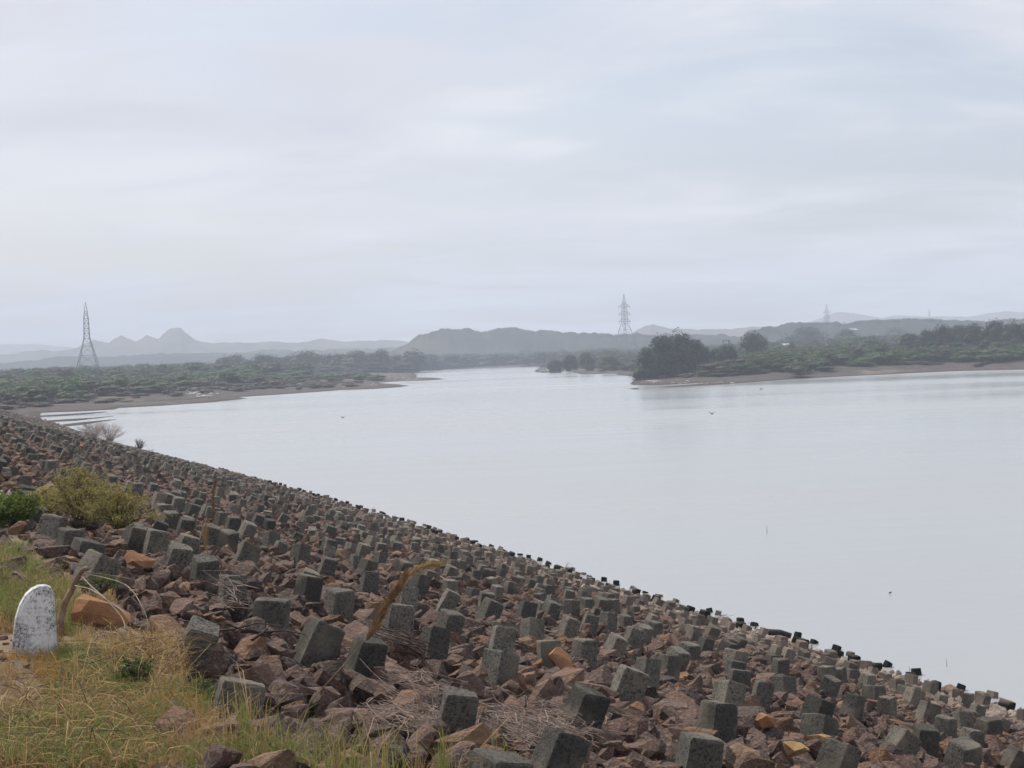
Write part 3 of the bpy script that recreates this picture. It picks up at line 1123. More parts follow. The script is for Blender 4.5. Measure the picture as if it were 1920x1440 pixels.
# individual shrubs on the shores
def shrub_at(px, py, w, h, kind, label, group):
    z = 1.5
    for _ in range(4):
        P = at_z(px, py, z)
        z = gz(P.x, P.y)
    if z < 0.25: return None
    o = empty('shrub', (P.x, P.y, z - 0.08), rnd.uniform(0, 6.28))
    o.scale = (w, w * rnd.uniform(.85, 1.15), h)
    cr = SHR if kind == 'g' else SHB
    link('foliage', cr[rnd.randrange(len(cr))], o)
    tag(o, label, 'shrub', group)
    return P


for (px, py, w, h, k, lab) in [
        (1184, 706, 5.6, 3.6, 'b', 'rounded grey brown bush overhanging the water left of the tall clump'),
        (1222, 708, 7, 2.6, 'g', 'yellow green shrub in front of the tall dark shore clump'),
        (1256, 707, 7, 2.8, 'g', 'bright green low shrub under the tallest shore tree'),
        (1340, 697, 7, 3.0, 'g', 'pale green shrub on the bank below the small round tree'),
        (1375, 695, 7, 3.2, 'g', 'green spreading shrub below the domed tree'),
        (1418, 697, 7.4, 3.6, 'g', 'dense green shrub below and right of the domed tree'),
        (1460, 696, 7.6, 5.0, 'g', 'tall rounded green shrub left of the sandy gap in the bank'),
        (1530, 693, 7, 4.3, 'g', 'rounded green shrub just right of the sandy gap'),
        (1560, 692, 6, 4.0, 'b', 'brownish shrub beside the rounded green one'),
        (1595, 690, 7, 4.6, 'g', 'green shrub in the middle of the right bank group'),
        (1635, 690, 9, 5.2, 'g', 'largest pale green shrub of the right bank group'),
        (1658, 689, 6, 4.4, 'b', 'dry brown edged shrub at the right end of the bank group'),
        (1700, 684, 8, 4.2, 'g', 'dark green shrub on the bank under the treeline')]:
    shrub_at(px, py, w, h, k, lab, 'shrubs along the right bank')


def shrub_region(n, x0, x1, ya, yb, w, h, frac_b, label, group):
    for i in range(n):
        px = rnd.uniform(x0, x1)
        tt = (px - x0) / (x1 - x0)
        y0 = ya[0] + (ya[1] - ya[0]) * tt
        y1 = yb[0] + (yb[1] - yb[0]) * tt
        py = rnd.uniform(y0, y1)
        b = rnd.random() < frac_b
        shrub_at(px, py, rnd.uniform(*w), rnd.uniform(*h), 'b' if b else 'g',
                 label % ('dry brown' if b else 'light green'), group % ('dry' if b else 'green'))


shrub_region(75, -40, 225, (716, 722), (752, 748), (4, 7.5), (2.0, 3.4), 0.06, '%s thorn shrub in the scrub on the far left shore', '%s shrubs on the far left shore')
shrub_region(85, 215, 720, (716, 708), (730, 716), (4, 8), (1.3, 2.3), 0.35, '%s low shrub on the long left spit', '%s shrubs on the long left spit')
shrub_region(40, 1010, 1180, (682, 684), (694, 698), (4, 7), (1.5, 3.0), 0.6, '%s bush on the low middle spit', '%s bushes on the middle spit')
shrub_region(90, 1200, 1700, (690, 674), (706, 692), (4, 7), (2.0, 3.6), 0.25, '%s bush on the right bank behind the shoreline', '%s bushes on the right bank')
shrub_region(36, 1700, 1960, (670, 666), (685, 681), (4, 7), (2.0, 3.4), 0.2, '%s bush on the bank under the right treeline', '%s bushes under the right treeline')

# scrub beyond, nobody could count it
n = 5200
ang = rs.uniform(radians(-27), radians(27), n)
rad = 260 * (1450 / 260) ** rs.uniform(0, 1, n)
X, Y = rad * np.sin(ang), rad * np.cos(ang)
dl = sdf(LAKE, X, Y)
H = land_h(X, Y)
keep = (dl > np.where(ang > radians(4), 14, 22)) & (H > 0.7)
keep &= ~((np.degrees(ang) > -14) & (np.degrees(ang) < -3) & (dl < 40) & (rad < 600))
X, Y, H, rad = X[keep], Y[keep], H[keep], rad[keep]
n = len(X)
w = rs.uniform(3.5, 8, n) * (1 + rad / 1500)
hh = rs.uniform(1.2, 3.4, n) * np.where(rad > 480, 1.7, 1.0)
protos = SHR + SHB[:1] + TREES[:2]
idx = np.where(rad > 520, rs.choice([0, 1, 4, 5, 6, 5, 6], n), rs.choice([0, 1, 2, 3, 4], n))
o = scatter_obj('scrub', protos, np.stack([X, Y, H - 0.1], 1), np.stack([np.zeros(n), np.zeros(n), rs.uniform(0, 6.28, n)], 1),
                np.stack([w, w, hh], 1), idx)
tag(o, 'thorny scrub covering the flat land beyond the lake', 'scrub', kind='stuff')

n = 2600
ang = rs.uniform(radians(-24), radians(23), n)
rad = 200 * (520 / 200) ** rs.uniform(0, 1, n)
X, Y = rad * np.sin(ang), rad * np.cos(ang)
dl = sdf(LAKE, X, Y)
H = land_h(X, Y)
keep = (dl > 5) & (dl < 60) & (H > 0.35) & (rs.uniform(0, 1, n) < sstep(3, 22, dl))
X, Y, H = X[keep], Y[keep], H[keep]
n = len(X)
w = rs.uniform(2.0, 5.5, n)
o = scatter_obj('dry_scrub', SHB, np.stack([X, Y, H - 0.1], 1), np.stack([np.zeros(n), np.zeros(n), rs.uniform(0, 6.28, n)], 1),
                np.stack([w, w, rs.uniform(0.4, 1.1, n)], 1), rs.choice([0, 1, 2], n))
tag(o, 'low brown dry scrub on the mud banks round the lake', 'scrub', kind='stuff')


# trees on the wooded ridges
def ridge_trees(pts, D, label, hgt):
    P_, S_ = [], []
    xs = [a for a, b in pts]
    ys = [b for a, b in pts]
    for i in range(int((xs[-1] - xs[0]) / 2.4)):
        px = rnd.uniform(xs[0], xs[-1])
        ty = np.interp(px, xs, ys)
        T = at_y(px, ty, D)
        h = hgt * rnd.uniform(0.5, 1.2)
        P_.append((T.x, D + rnd.uniform(-18, 18), T.z - h * 0.78))
        S_.append((h * rnd.uniform(1.1, 2.2), h * 1.5, h))
    n = len(P_)
    o = scatter_obj('ridge_woods', TREES, P_, [(0, 0, rnd.uniform(0, 6)) for _ in range(n)], S_, [rnd.randrange(5) for _ in range(n)])
    tag(o, label, 'woods', kind='stuff')


ridge_trees([(700, 672), (735, 664), (755, 657), (770, 646), (800, 632), (838, 620), (858, 621), (885, 623), (905, 627), (925, 622), (945, 620), (965, 617), (985, 623), (1000, 625), (1030, 623), (1050, 628), (1160, 631), (1340, 632)],
            1200, 'scrubby woods along the crest of the middle hill', 8)
ridge_trees([(1420, 622), (1450, 619), (1480, 612), (1560, 609), (1580, 613), (1640, 604), (1730, 603), (1760, 605), (1840, 607), (1960, 602)],
            1050, 'scrubby woods along the crest of the right hand hill', 8)

# pale stones on the far shores
pts, rots, scls, idx = [], [], [], []
for (cx_, cy_, sx_, sy_, n, s0) in [(372, 739, 24, 3.2, 60, 1.1), (430, 733, 20, 2.2, 30, .9), (560, 722, 60, 2.5, 60, .8), (1225, 712, 14, 2.0, 26, .7), (1380, 714, 22, 2.0, 30, .6),
                                  (1040, 693, 24, 2.2, 40, 1.4), (1500, 699, 14, 2.5, 40, .7), (740, 708, 30, 3, 40, .8), (1290, 714, 40, 3, 40, .5), (650, 718, 50, 3, 50, .7)]:
    for k in range(n):
        P = at_z(rnd.gauss(cx_, sx_ * .6), rnd.gauss(cy_, sy_ * .6), 0.6)
        z = gz(P.x, P.y)
        if z < 0.05: continue
        pts.append((P.x, P.y, z + 0.05))
        rots.append((0, 0, rnd.uniform(0, 6)))
        s = s0 * rnd.uniform(0.5, 1.5)
        scls.append((s * 1.4, s, s * 0.7))
        idx.append(rnd.randrange(4))
pale = []
for i in range(4):
    mm = STONES[i].copy()
    mm.materials.clear()
    mm.materials.append(M['pale_rock'])
    pale.append(mm)
tag(scatter_obj('shore_rocks', pale, pts, rots, scls, idx), 'pale scattered rocks lying on the far mud banks', 'rocks', kind='stuff')

# ---------------------------------------------------------------- pylons
def pylon(px, top, D, label, arms=True, w=11.0, yaw=0.3, th=1.0, neck=(0.34, 2.3)):
    T = at_y(px, top, D)
    g = gz(T.x, T.y)
    Hh = T.z - g
    root = empty('lattice_pylon', (T.x, T.y, g), yaw)
    root['kind_note'] = 'tower'
    del root['kind_note']
    nh, nw = neck
    zs = [0, 0.16, 0.30, 0.42, 0.52, 0.585, 0.65, 0.715, 0.78, 0.87, 1.0]
    def half(z):
        z /= Hh
        if z < 0.52: return (w / 2) * (1 - z / 0.52) + (nw / 2) * (z / 0.52) if not arms else (w / 2) * (1 - z / 0.6) ** 1.15 + nw / 2 * min(1, z / .6)
        if z < 0.80: return nw / 2 * (1 - 0.25 * (z - .52) / .28)
        return nw / 2 * 0.75 * (1 - (z - 0.8) / 0.2) + 0.04
    Z_ = [z * Hh for z in zs]
    for sx, sy in ((1, 1), (1, -1), (-1, -1), (-1, 1)):
        tb = TB()
        tb.tube([(sx * half(z), sy * half(z), z - (0.5 if z == 0 else 0)) for z in Z_], 0.21 * th, 0.10 * th, 4)
        link('leg', tb.mesh('leg', M['steel']), root)
    tb = TB()
    cor = ((1, 1), (1, -1), (-1, -1), (-1, 1))
    for i in range(len(Z_) - 2):
        z0, z1 = Z_[i], Z_[i + 1]
        for k in range(4):
            a, b = cor[k], cor[(k + 1) % 4]
            h0, h1 = half(z0), half(z1)
            tb.tube([(a[0] * h0, a[1] * h0, z0), (b[0] * h1, b[1] * h1, z1)], 0.055 * th, None, 4)
            tb.tube([(b[0] * h0, b[1] * h0, z0), (a[0] * h1, a[1] * h1, z1)], 0.055 * th, None, 4)
            tb.tube([(a[0] * h1, a[1] * h1, z1), (b[0] * h1, b[1] * h1, z1)], 0.10 * th, None, 4)
    link('bracing', tb.mesh('bracing', M['steel']), root)
    if arms:
        for zf in (0.55, 0.67, 0.79):
            z = zf * Hh
            L_ = w * 0.34
            tb = TB()
            for s in (1, -1):
                for e in (1, -1):
                    tb.tube([(s * half(z), e * half(z), z), (s * L_, 0, z + 0.1)], 0.14 * th, None, 4)
                    tb.tube([(s * half(z + 2), e * half(z + 2), z + 2.0), (s * L_, 0, z + 0.1)], 0.08 * th, None, 4)
                tb.tube([(s * L_, 0, z + 0.1), (s * L_, 0, z - 1.2)], 0.09 * th, None, 4)
            link('cross_arm', tb.mesh('cross_arm', M['steel']), root)
    tag(root, label, 'pylon', 'lattice power pylons')
    return root


pylon(160, 566, 640, 'slender armless lattice pylon above the left shore scrub', False, 11.5, 0.40, 0.95, neck=(0.3, 2.5))
pylon(1169.5, 551, 900, 'tall lattice pylon with three cross arms left of the dark shore clump', True, 13, 0.55, 1.0, neck=(0.3, 3.0))
pylon(1549.5, 570, 1500, 'hazy distant pylon with three arms above the right hill', True, 13, 0.3, 1.15, neck=(0.3, 3.4))
pylon(1742, 578, 2100, 'faintest smallest pylon on the far right skyline', True, 10, 0.9, 1.1, neck=(0.3, 2.8))


# gantries and roofs
def gantry(px0, px1, top, D, label):
    a, b = at_y(px0, top, D), at_y(px1, top, D)
    g = gz(a.x, a.y)
    root = empty('gantry', ((a.x + b.x) / 2, D, g))
    L_ = b.x - a.x
    H_ = a.z - g
    for s in (-1, 1):
        tb = TB()
        tb.tube([(s * L_ / 2, 0, -0.3), (s * L_ / 2, 0, H_)], 0.16, None, 4)
        link('post', tb.mesh('post', M['steel']), root)
    for zz in (0, 1.0 * 0.9):
        tb = TB()
        tb.tube([(-L_ / 2 - 0.3, 0, H_ - zz), (L_ / 2 + 0.3, 0, H_ - zz)], 0.13, None, 4)
        link('beam', tb.mesh('beam', M['steel']), root)
    tag(root, label, 'gantry', 'steel gantry frames')


gantry(1303, 1311, 640.5, 330, 'narrow steel gantry frame at the right edge of the dark clump')
gantry(1355.5, 1366.5, 638.8, 340, 'wider steel gantry frame behind the small round dark tree')


def shed(px, py, D, w, label):
    P = at_y(px, py, D)
    g = gz(P.x, P.y)
    h = P.z - g
    root = empty('shed', (P.x, D, g), 0.15)
    tb = TB()
    x, y = w / 2, 3.0
    h2 = h - 0.8
    for (a, b) in (((-x, -y), (x, -y)), ((x, -y), (x, y)), ((x, y), (-x, y)), ((-x, y), (-x, -y))):
        tb.quad(Vector((a[0], a[1], -0.3)), Vector((b[0], b[1], -0.3)), Vector((b[0], b[1], h2)), Vector((a[0], a[1], h2)))
    link('wall', tb.mesh('wall', M['wall']), root)
    tb = TB()
    X_, Y_ = x + .3, y + .4
    tb.quad(Vector((-X_, -Y_, h2)), Vector((X_, -Y_, h2)), Vector((X_, 0, h)), Vector((-X_, 0, h)))
    tb.quad(Vector((-X_, 0, h)), Vector((X_, 0, h)), Vector((X_, Y_, h2)), Vector((-X_, Y_, h2)))
    tb.quad(Vector((-X_, -Y_, h2 - .12)), Vector((-X_, Y_, h2 - .12)), Vector((X_, Y_, h2 - .12)), Vector((X_, -Y_, h2 - .12)))
    link('roof', tb.mesh('roof', M['white_roof']), root)
    tag(root, label, 'shed', 'white roofed sheds')


shed(1598, 616, 860, 4.4, 'small white roofed shed on the hazy right hillside')
shed(1551, 643, 600, 3.4, 'low white roofed shed among shrubs left of the tiny dark tree')
shed(1474, 644, 560, 3.4, 'white roofed shed right of the domed tree')

# ---------------------------------------------------------------- birds
def bird(px, py, z, span, label, sit=False, yaw=0.5):
    P = at_z(px, py, z)
    root = empty('bird', P, yaw)
    bm = bmesh.new()
    bmesh.ops.create_uvsphere(bm, u_segments=8, v_segments=6, radius=1)
    for v in bm.verts:
        x = v.co.x
        v.co = Vector((x * 0.20, v.co.y * 0.07 * (1 - 0.3 * abs(x)), v.co.z * 0.07 + (0.09 if sit and x > 0.6 else 0)))
        v.co *= span
    me = bpy.data.meshes.new('body')
    bm.to_mesh(me)
    bm.free()
    me.materials.append(M['feather'])
    link('body', me, root)
    if not sit:
        for s in (-1, 1):
            V = [(0.07, 0, .02), (-0.09, 0, .02), (0.10, s * .24, .16), (-0.07, s * .24, .16), (0.0, s * .5, .22), (-0.06, s * .49, .22)]
            V += [(a, b, c_ - 0.012) for a, b, c_ in V]
            V = [(a * span, b * span, c_ * span) for a, b, c_ in V]
            link('wing', mesh_np('wing', V, [(0, 1, 3, 2), (2, 3, 5, 4), (6, 8, 9, 7), (8, 10, 11, 9), (0, 2, 8, 6), (2, 4, 10, 8), (1, 7, 9, 3), (3, 9, 11, 5), (4, 5, 11, 10)], M['feather']), root)
    tag(root, label, 'bird')


bird(1335, 776, 0.9, 0.8, 'dark bird flying low over the middle of the lake', yaw=0.9)
bird(643, 783, 1.2, 0.75, 'tiny bird flying over the water on the left side', yaw=1.2)
bird(1427, 729.5, 0.05, 1.1, 'dark waterbird floating just off the right shore', sit=True, yaw=0.1)
bird(1669, 1111.5, 0.03, 0.24, 'small waterbird swimming alone on the near right water', sit=True, yaw=0.2)

# ---------------------------------------------------------------- foreground: marker stone
def marker():
    base = at_z(66, 1242, EYE - 1.50)
    bm = bmesh.new()
    W, Tt, Hh = 0.215, 0.10, 0.40
    prof = []
    for k in range(15):
        a = k / 14
        # flat right flank, arched left shoulder
        ang = pi * (1 - a)
        x = cos(ang)
        z = sin(ang)
        prof.append((x, z))
    out = [(-0.5, -0.45), (-0.5, 0.0), (-0.5, .30), (-0.47, .46), (-0.42, .6), (-0.33, .76), (-0.2, .89), (-0.05, .96), (0.12, 1.0), (0.30, 1.0), (0.40, 0.97), (0.46, 0.88), (0.49, .6), (0.5, .2), (0.5, 0.0), (0.5, -0.45)]
    front, back = [], []
    for (x, z) in out:
        front.append(bm.verts.new((x * W, -Tt / 2, z * Hh)))
        back.append(bm.verts.new((x * W * 1.0, Tt / 2, z * Hh)))
    bm.faces.new(front)
    bm.faces.new(back[::-1])
    n = len(out)
    for i in range(n):
        j = (i + 1) % n
        bm.faces.new((front[j], front[i], back[i], back[j]))
    bmesh.ops.recalc_face_normals(bm, faces=bm.faces)
    bmesh.ops.bevel(bm, geom=[e for e in bm.edges if abs((e.verts[0].co.y) - (e.verts[1].co.y)) < 1e-5], offset=0.016, segments=3, affect='EDGES')
    bmesh.ops.triangulate(bm, faces=[f for f in bm.faces if len(f.verts) > 4])
    for v in bm.verts:
        nn = noise.noise(v.co * 14) * 0.006
        v.co += Vector((nn, nn, nn * .5))
    me = bpy.data.meshes.new('marker_stone')
    bm.to_mesh(me)
    bm.free()
    for f in me.polygons: f.use_smooth = False
    o = link('marker_stone', me, None, M['whitewash'])
    o.location = base
    o.rotation_euler = (0.05, 0.02, 0.35)
    tag(o, 'whitewashed round shouldered marker stone standing in dry grass on the crest', 'marker stone')


marker()


def curve3(pts, n=8):
    """Catmull-Rom through points"""
    pts = [Vector(p) for p in pts]
    P = [pts[0] * 2 - pts[1]] + pts + [pts[-1] * 2 - pts[-2]]
    out = []
    for i in range(1, len(P) - 2):
        for k in range(n):
            t_ = k / n
            a, b, c_, d = P[i - 1], P[i], P[i + 1], P[i + 2]
            out.append(0.5 * ((2 * b) + (c_ - a) * t_ + (2 * a - 5 * b + 4 * c_ - d) * t_ ** 2 + (3 * b - a - 3 * c_ + d) * t_ ** 3))
    out.append(pts[-1])
    return out


# bent dead branch beside the stone
D0 = 7.9
tb = TB()
pth = [at_y(a, b, d) for a, b, d in ((112, 1225, 7.7), (113, 1170, 7.75), (120, 1135, 7.8), (135, 1105, 7.85), (152, 1072, 7.9), (163, 1066, 8.0))]
tb.tube(curve3(pth, 5), 0.021, 0.014, 8)
root = empty('dead_branch', pth[0])
me = tb.mesh('branch', M['deadwood'])
me.transform(Matrix.Translation(-pth[0]))
link('branch', me, root)
tag(root, 'bent brown dead branch sticking up beside the whitewashed marker stone', 'branch')
for pts_ in ([(150, 1075, 7.9), (195, 1083, 7.8), (240, 1100, 7.6), (268, 1140, 7.4), (280, 1175, 7.3)],
             [(150, 1078, 7.9), (172, 1100, 7.7), (205, 1130, 7.5), (232, 1165, 7.3), (232, 1200, 7.2)],
             [(155, 1072, 7.9), (215, 1080, 7.9), (255, 1090, 8.0), (262, 1115, 8.1)],
             [(140, 1098, 7.85), (170, 1105, 7.6), (200, 1125, 7.4), (235, 1150, 7.2), (245, 1175, 7.2)]):
    tb = TB()
    tb.tube([p - pth[0] for p in curve3([at_y(a, b, d) for a, b, d in pts_], 6)], 0.0042, 0.0018, 4)
    link('twig', tb.mesh('twig', M['twig']), root)


# ---------------------------------------------------------------- dry reed plumes
def plume(name, stalk, head, width, label, fuzz=1400, length=0.05, stalk_r=0.006, hm='plume', thin=0.0035):
    st_ = curve3([at_y(*p) for p in stalk], 6)
    hd = curve3([at_y(*p) for p in head], 8)
    o0 = st_[0]
    root = empty(name, o0)
    tb = TB()
    tb.tube([p - o0 for p in st_], stalk_r, stalk_r * 0.6, 5)
    link('stalk', tb.mesh('stalk', M['deadwood']), root)
    r = np.random.RandomState(len(label))
    H_ = np.array([p[:] for p in hd])
    n = fuzz
    t_ = r.uniform(0, len(H_) - 1.001, n)
    i = t_.astype(int)
    f = (t_ - i)[:, None]
    c_ = H_[i] * (1 - f) + H_[i + 1] * f
    tan_ = H_[i + 1] - H_[i]
    tan_ /= np.linalg.norm(tan_, axis=1)[:, None]
    u = t_ / (len(H_) - 1)
    wv = width * (0.35 + 0.65 * np.sin(pi * np.clip(u * 0.9 + 0.12, 0, 1)))
    off = r.normal(0, 1, (n, 3))
    off /= np.linalg.norm(off, axis=1)[:, None]
    off *= (wv * r.uniform(0.0, 1.0, n))[:, None]
    a = c_ + off * 0.5
    b = a + tan_ * length * r.uniform(.4, 1.2, (n, 1)) + off * 0.6 + r.normal(0, length * .15, (n, 3))
    side = np.cross(b - a, r.normal(0, 1, (n, 3)))
    side /= np.linalg.norm(side, axis=1)[:, None]
    side *= thin
    V = np.stack([a - side, a + side, b], 1).reshape(-1, 3) - np.array(o0[:])
    link('plume', mesh_np('plume', V, np.arange(n * 3).reshape(-1, 3), M[hm]), root)
    tag(root, label, 'dry reed')


plume('dry_reed', [(560, 1352, 6.3), (590, 1308, 6.35), (635, 1258, 6.4), (665, 1222, 6.45), (690, 1195, 6.5)],
      [(688, 1200, 6.5), (705, 1170, 6.5), (725, 1135, 6.5), (745, 1105, 6.5), (757, 1085, 6.5)], 0.034,
      'tall leaning dry reed with a thick brown plume among the blocks', 900, 0.06, 0.004, thin=0.0022)
plume('dry_reed', [(745, 1130, 8.2), (757, 1098, 8.2), (765, 1082, 8.2)],
      [(762, 1086, 8.2), (780, 1070, 8.2), (798, 1062, 8.2), (815, 1058, 8.2)], 0.02,
      'pale bent reed tip arching right behind the brown plume', 260, 0.10, 0.003, 'straw', 0.0016)
plume('dry_reed', [(403, 992, 21), (402, 965, 21), (401, 940, 21)],
      [(402, 972, 21), (400, 945, 21), (400, 920, 21), (403, 905, 21)], 0.05,
      'upright brown grass stalk standing on the upper slope', 220, 0.12, 0.006, thin=0.004)
plume('dry_reed', [(392, 1052, 13.0), (388, 1030, 13.0), (384, 1008, 13.0)],
      [(388, 1035, 13.0), (384, 1012, 13.0), (386, 985, 13.0)], 0.045,
      'thin straw coloured grass tuft below the upright brown stalk', 110, 0.14, 0.003, 'straw', 0.0022)


# ---------------------------------------------------------------- brushwood
def brush(name, cpx, cpy, wx, wy, n, mat, label, r0=0.003, ln=0.35, seed=0, lift=0.1, hgt=0.1, cat='brushwood'):
    r = random.Random(seed)
    tb = TB()
    O = on_slope(cpx, cpy)
    for i in range(n):
        c_ = on_slope(r.gauss(cpx, wx * .5), r.gauss(cpy, wy * .5), lift + r.uniform(0, hgt))
        a = r.uniform(0, 2 * pi)
        L_ = ln * r.uniform(.4, 1.2)
        d = Vector((cos(a), sin(a), r.uniform(-.1, .35) - 0.30 * (cos(a) * NV[0] + sin(a) * NV[1])))
        s = Vector((-sin(a), cos(a), r.uniform(-.3, .6)))
        k = r.uniform(-.3, .3)
        P0 = c_ - d * L_ * .5
        pts_ = [P0, P0 + d * L_ * .33 + s * k * L_ * .5, P0 + d * L_ * .66 + s * k * L_ * .6 + Vector((0, 0, r.uniform(-.02, .03))), P0 + d * L_ + s * k * L_ * .2]
        tb.tube([p - O for p in pts_], r0 * r.uniform(.6, 1.5), r0 * .4, 3)
    o = link(name, tb.mesh(name, mat))
    o.location = O
    tag(o, label, cat)
    return o


brush('brushwood_heap', 1005, 1338, 120, 30, 420, M['twig'], 'wide heap of thin grey dry brushwood right of the tall dark block', 0.0021, 0.28, 1, -0.10, 0.09)
brush('brushwood_heap', 760, 1318, 75, 20, 170, M['twig'], 'smaller spill of grey brushwood left of the tall dark block', 0.0021, 0.28, 9, -0.10, 0.08)
brush('brushwood_heap', 432, 1128, 26, 14, 46, M['twig'], 'small nest of pale dry twigs over a block on the left', 0.0022, 0.34, 3, -0.02, 0.18)
brush('brushwood_heap', 780, 1290, 60, 10, 40, M['twig'], 'thin strewn twigs between the reed plume and brushwood heap', 0.0022, 0.4, 6, 0.0, 0.08)
brush('dark_sticks', 760, 1222, 50, 8, 18, M['twig_dark'], 'dark bare sticks lying across stones under the reed plume', 0.005, 0.5, 4, 0.03, 0.10, 'sticks')
brush('dark_sticks', 480, 1200, 30, 4, 5, M['twig_dark'], 'short charred sticks on the stones left of a tilted block', 0.008, 0.5, 5, 0.03, 0.04, 'sticks')


def ground_pt(x, y, lift=0.0):
    a = at_z(x, y, EYE - 1.5)
    if a.x * NV[0] + a.y * NV[1] > 1.2:
        a = on_slope(x, y, -0.08)
    a.z += lift
    return a


def bare_bush(px, py, D, w, h, label, n=40, r0=0.02, seed=0, mat='twig_dark', lean=0.0, z=None):
    r = random.Random(seed)
    O = at_y(px, py, D)
    if z is not None: O.z = z
    tb = TB()
    for i in range(n):
        a = r.uniform(0, 6.28)
        e = r.uniform(0.25, 1.35)
        d = Vector((cos(a) * cos(e) * w + lean, sin(a) * cos(e) * w, sin(e) * h))
        b = Vector((r.uniform(-.15, .15) * w, r.uniform(-.15, .15) * w, 0))
        mid = b + d * .5 + Vector((r.uniform(-.1, .1) * w, 0, r.uniform(0, .1) * h))
        tb.tube([b, mid, b + d], r0, r0 * .3, 3)
        for k in range(3):
            s = b + d * r.uniform(.4, .9)
            tb.tube([s, s + Vector((r.uniform(-.25, .25) * w, r.uniform(-.2, .2) * w, r.uniform(0, .25) * h))], r0 * .5, r0 * .2, 3)
    o = link('bare_bush', tb.mesh('bare_bush', M[mat]))
    o.location = O
    tag(o, label, 'bush', 'leafless bushes along the waterline')


def wl_point(px, py):
    v = at_z(px, py, 0.05)
    return v


for (px, py, w, h, lab, n, r0, mt) in [
        (176, 818, 2.2, 1.7, 'broad grey leafless bush at the far left waterline', 90, .022, 'twig'),
        (206, 826, 1.8, 1.8, 'second grey leafless bush along the far left waterline', 70, .02, 'twig'),
        (262, 842, 0.7, 1.0, 'small dark leafy stemmed bush right of the grey far bushes', 26, .03, 'twig_dark'),
        (282, 850, 0.5, 0.4, 'tiny bare bush beside the small dark waterline bush', 16, .018, 'twig_dark'),
        (680, 962, 0.7, 0.45, 'thin wiry twigs above the middle of the waterline', 14, .008, 'twig'),
        (1060, 1062, 0.3, 0.22, 'faint dry stems standing in the water off the slope', 9, .004, 'twig'),
        (1340, 1158, 0.42, 0.12, 'driftwood sticks poking out right at the waterline', 9, .007, 'twig'),
        (1416, 1176, 0.12, 0.17, 'small dark forked twig standing at the waterline', 9, .006, 'twig_dark')]:
    P = wl_point(px, py)
    bare_bush(px, py, P.y, w, h, lab, n, r0, int(px), mt, z=0.0, lean=(0.25 if px == 1340 else 0))

# black log at the waterline
P = at_z(1452, 1190, 0.12)
tb = TB()
tb.tube([(-0.42, 0.18, 0.02), (-0.15, 0.06, 0.05), (0.12, -0.04, 0.05), (0.36, -0.12, -0.02)], 0.085, 0.065, 10)
me = tb.mesh('log', m_simple('wet_black_wood', (0.015, 0.014, 0.014), (0.04, 0.036, 0.034), 8, rough=0.5, bump=0.5))
for f in me.polygons: f.use_smooth = True
o = link('log', me)
o.location = P
tag(o, 'wet black log lying at the waterline between pale stones', 'log')

# stems standing in the near water
for (px, py, h, lab) in ((1705, 1262, 0.14, 'tallest of two thin stems standing in the near water'), (1713, 1262, 0.11, 'shorter of two thin stems standing in near water'),
                         (1438, 1000, 0.28, 'lone thin stem standing in the open water'), (1775, 1250, 0.16, 'faint lone stem in the water at far right')):
    P = at_z(px, py, 0)
    tb = TB()
    tb.tube([(0, 0, -0.1), (0.005, 0, h * .5), (-0.004, 0, h)], 0.006 if py > 1100 else 0.012, 0.003, 4)
    o = link('stem', tb.mesh('stem', M['twig_dark']))
    o.location = P
    tag(o, lab, 'stem')


# ---------------------------------------------------------------- foreground shrubs and grass
def leafy(name, px, py, D, w, h, nb, nl, leaf, mat, label, seed, z=None, stem_mat='bark', tall=0.5, droop=0.0):
    """branching shrub: each branch a curved tube, leaves along the outer two thirds"""
    r = np.random.RandomState(seed)
    O = at_y(px, py, D)
    if z is not None: O.z = z
    root = empty(name, O)
    tb = TB()
    segs = []
    for i in range(nb):
        a = r.uniform(0, 6.28)
        e = r.uniform(0.15, 1.45)
        d = np.array([cos(a) * cos(e) * w, sin(a) * cos(e) * w * .8, (sin(e) ** .8) * h * r.uniform(.65, 1.05)])
        b0 = np.array([r.uniform(-.12, .12) * w, r.uniform(-.12, .12) * w, 0])
        m_ = b0 + d * .5 + np.array([0, 0, .12 * h])
        e_ = b0 + d
        tb.tube([b0, m_, e_], 0.006, 0.0018, 3)
        segs.append((b0, m_, e_))
        for k in range(4):
            f = r.uniform(.35, .95)
            s = m_ * (1 - f) + e_ * f if f > .5 else b0 * (1 - f) + m_ * f
            e2 = s + np.array([r.normal(0, .2) * w, r.normal(0, .2) * w, r.uniform(-.02, .22) * h])
            tb.tube([s, (s + e2) / 2 + np.array([0, 0, .02]), e2], 0.0025, 0.001, 3)
            segs.append((s, (s + e2) / 2, e2))
    link('stem', tb.mesh('stem', M[stem_mat]), root)
    k = r.randint(0, len(segs), nl)
    SA = np.array([[s[0], s[1], s[2]] for s in segs])[k]
    f = r.uniform(.25, 1.05, nl)[:, None]
    pos = np.where(f < .5, SA[:, 0] * (1 - 2 * f) + SA[:, 1] * 2 * f, SA[:, 1] * (2 - 2 * f) + SA[:, 2] * (2 * f - 1))
    pos = pos + r.normal(0, .018, (nl, 3)) * (w / .4)
    pos[:, 2] = np.maximum(pos[:, 2], 0.0)
    a = r.normal(0, 1, (nl, 3)) + np.array([0, 0, .3])
    a /= np.linalg.norm(a, axis=1)[:, None]
    b = np.cross(a, r.normal(0, 1, (nl, 3)))
    b /= np.linalg.norm(b, axis=1)[:, None]
    sz = leaf * r.uniform(.6, 1.4, (nl, 1))
    V = np.stack([pos - a * sz, pos + b * sz * .4, pos + a * sz, pos - b * sz * .4], 1).reshape(-1, 3)
    link('foliage', mesh_np('foliage', V, np.arange(nl * 4).reshape(-1, 4), M[mat]), root)
    tag(root, label, 'shrub')


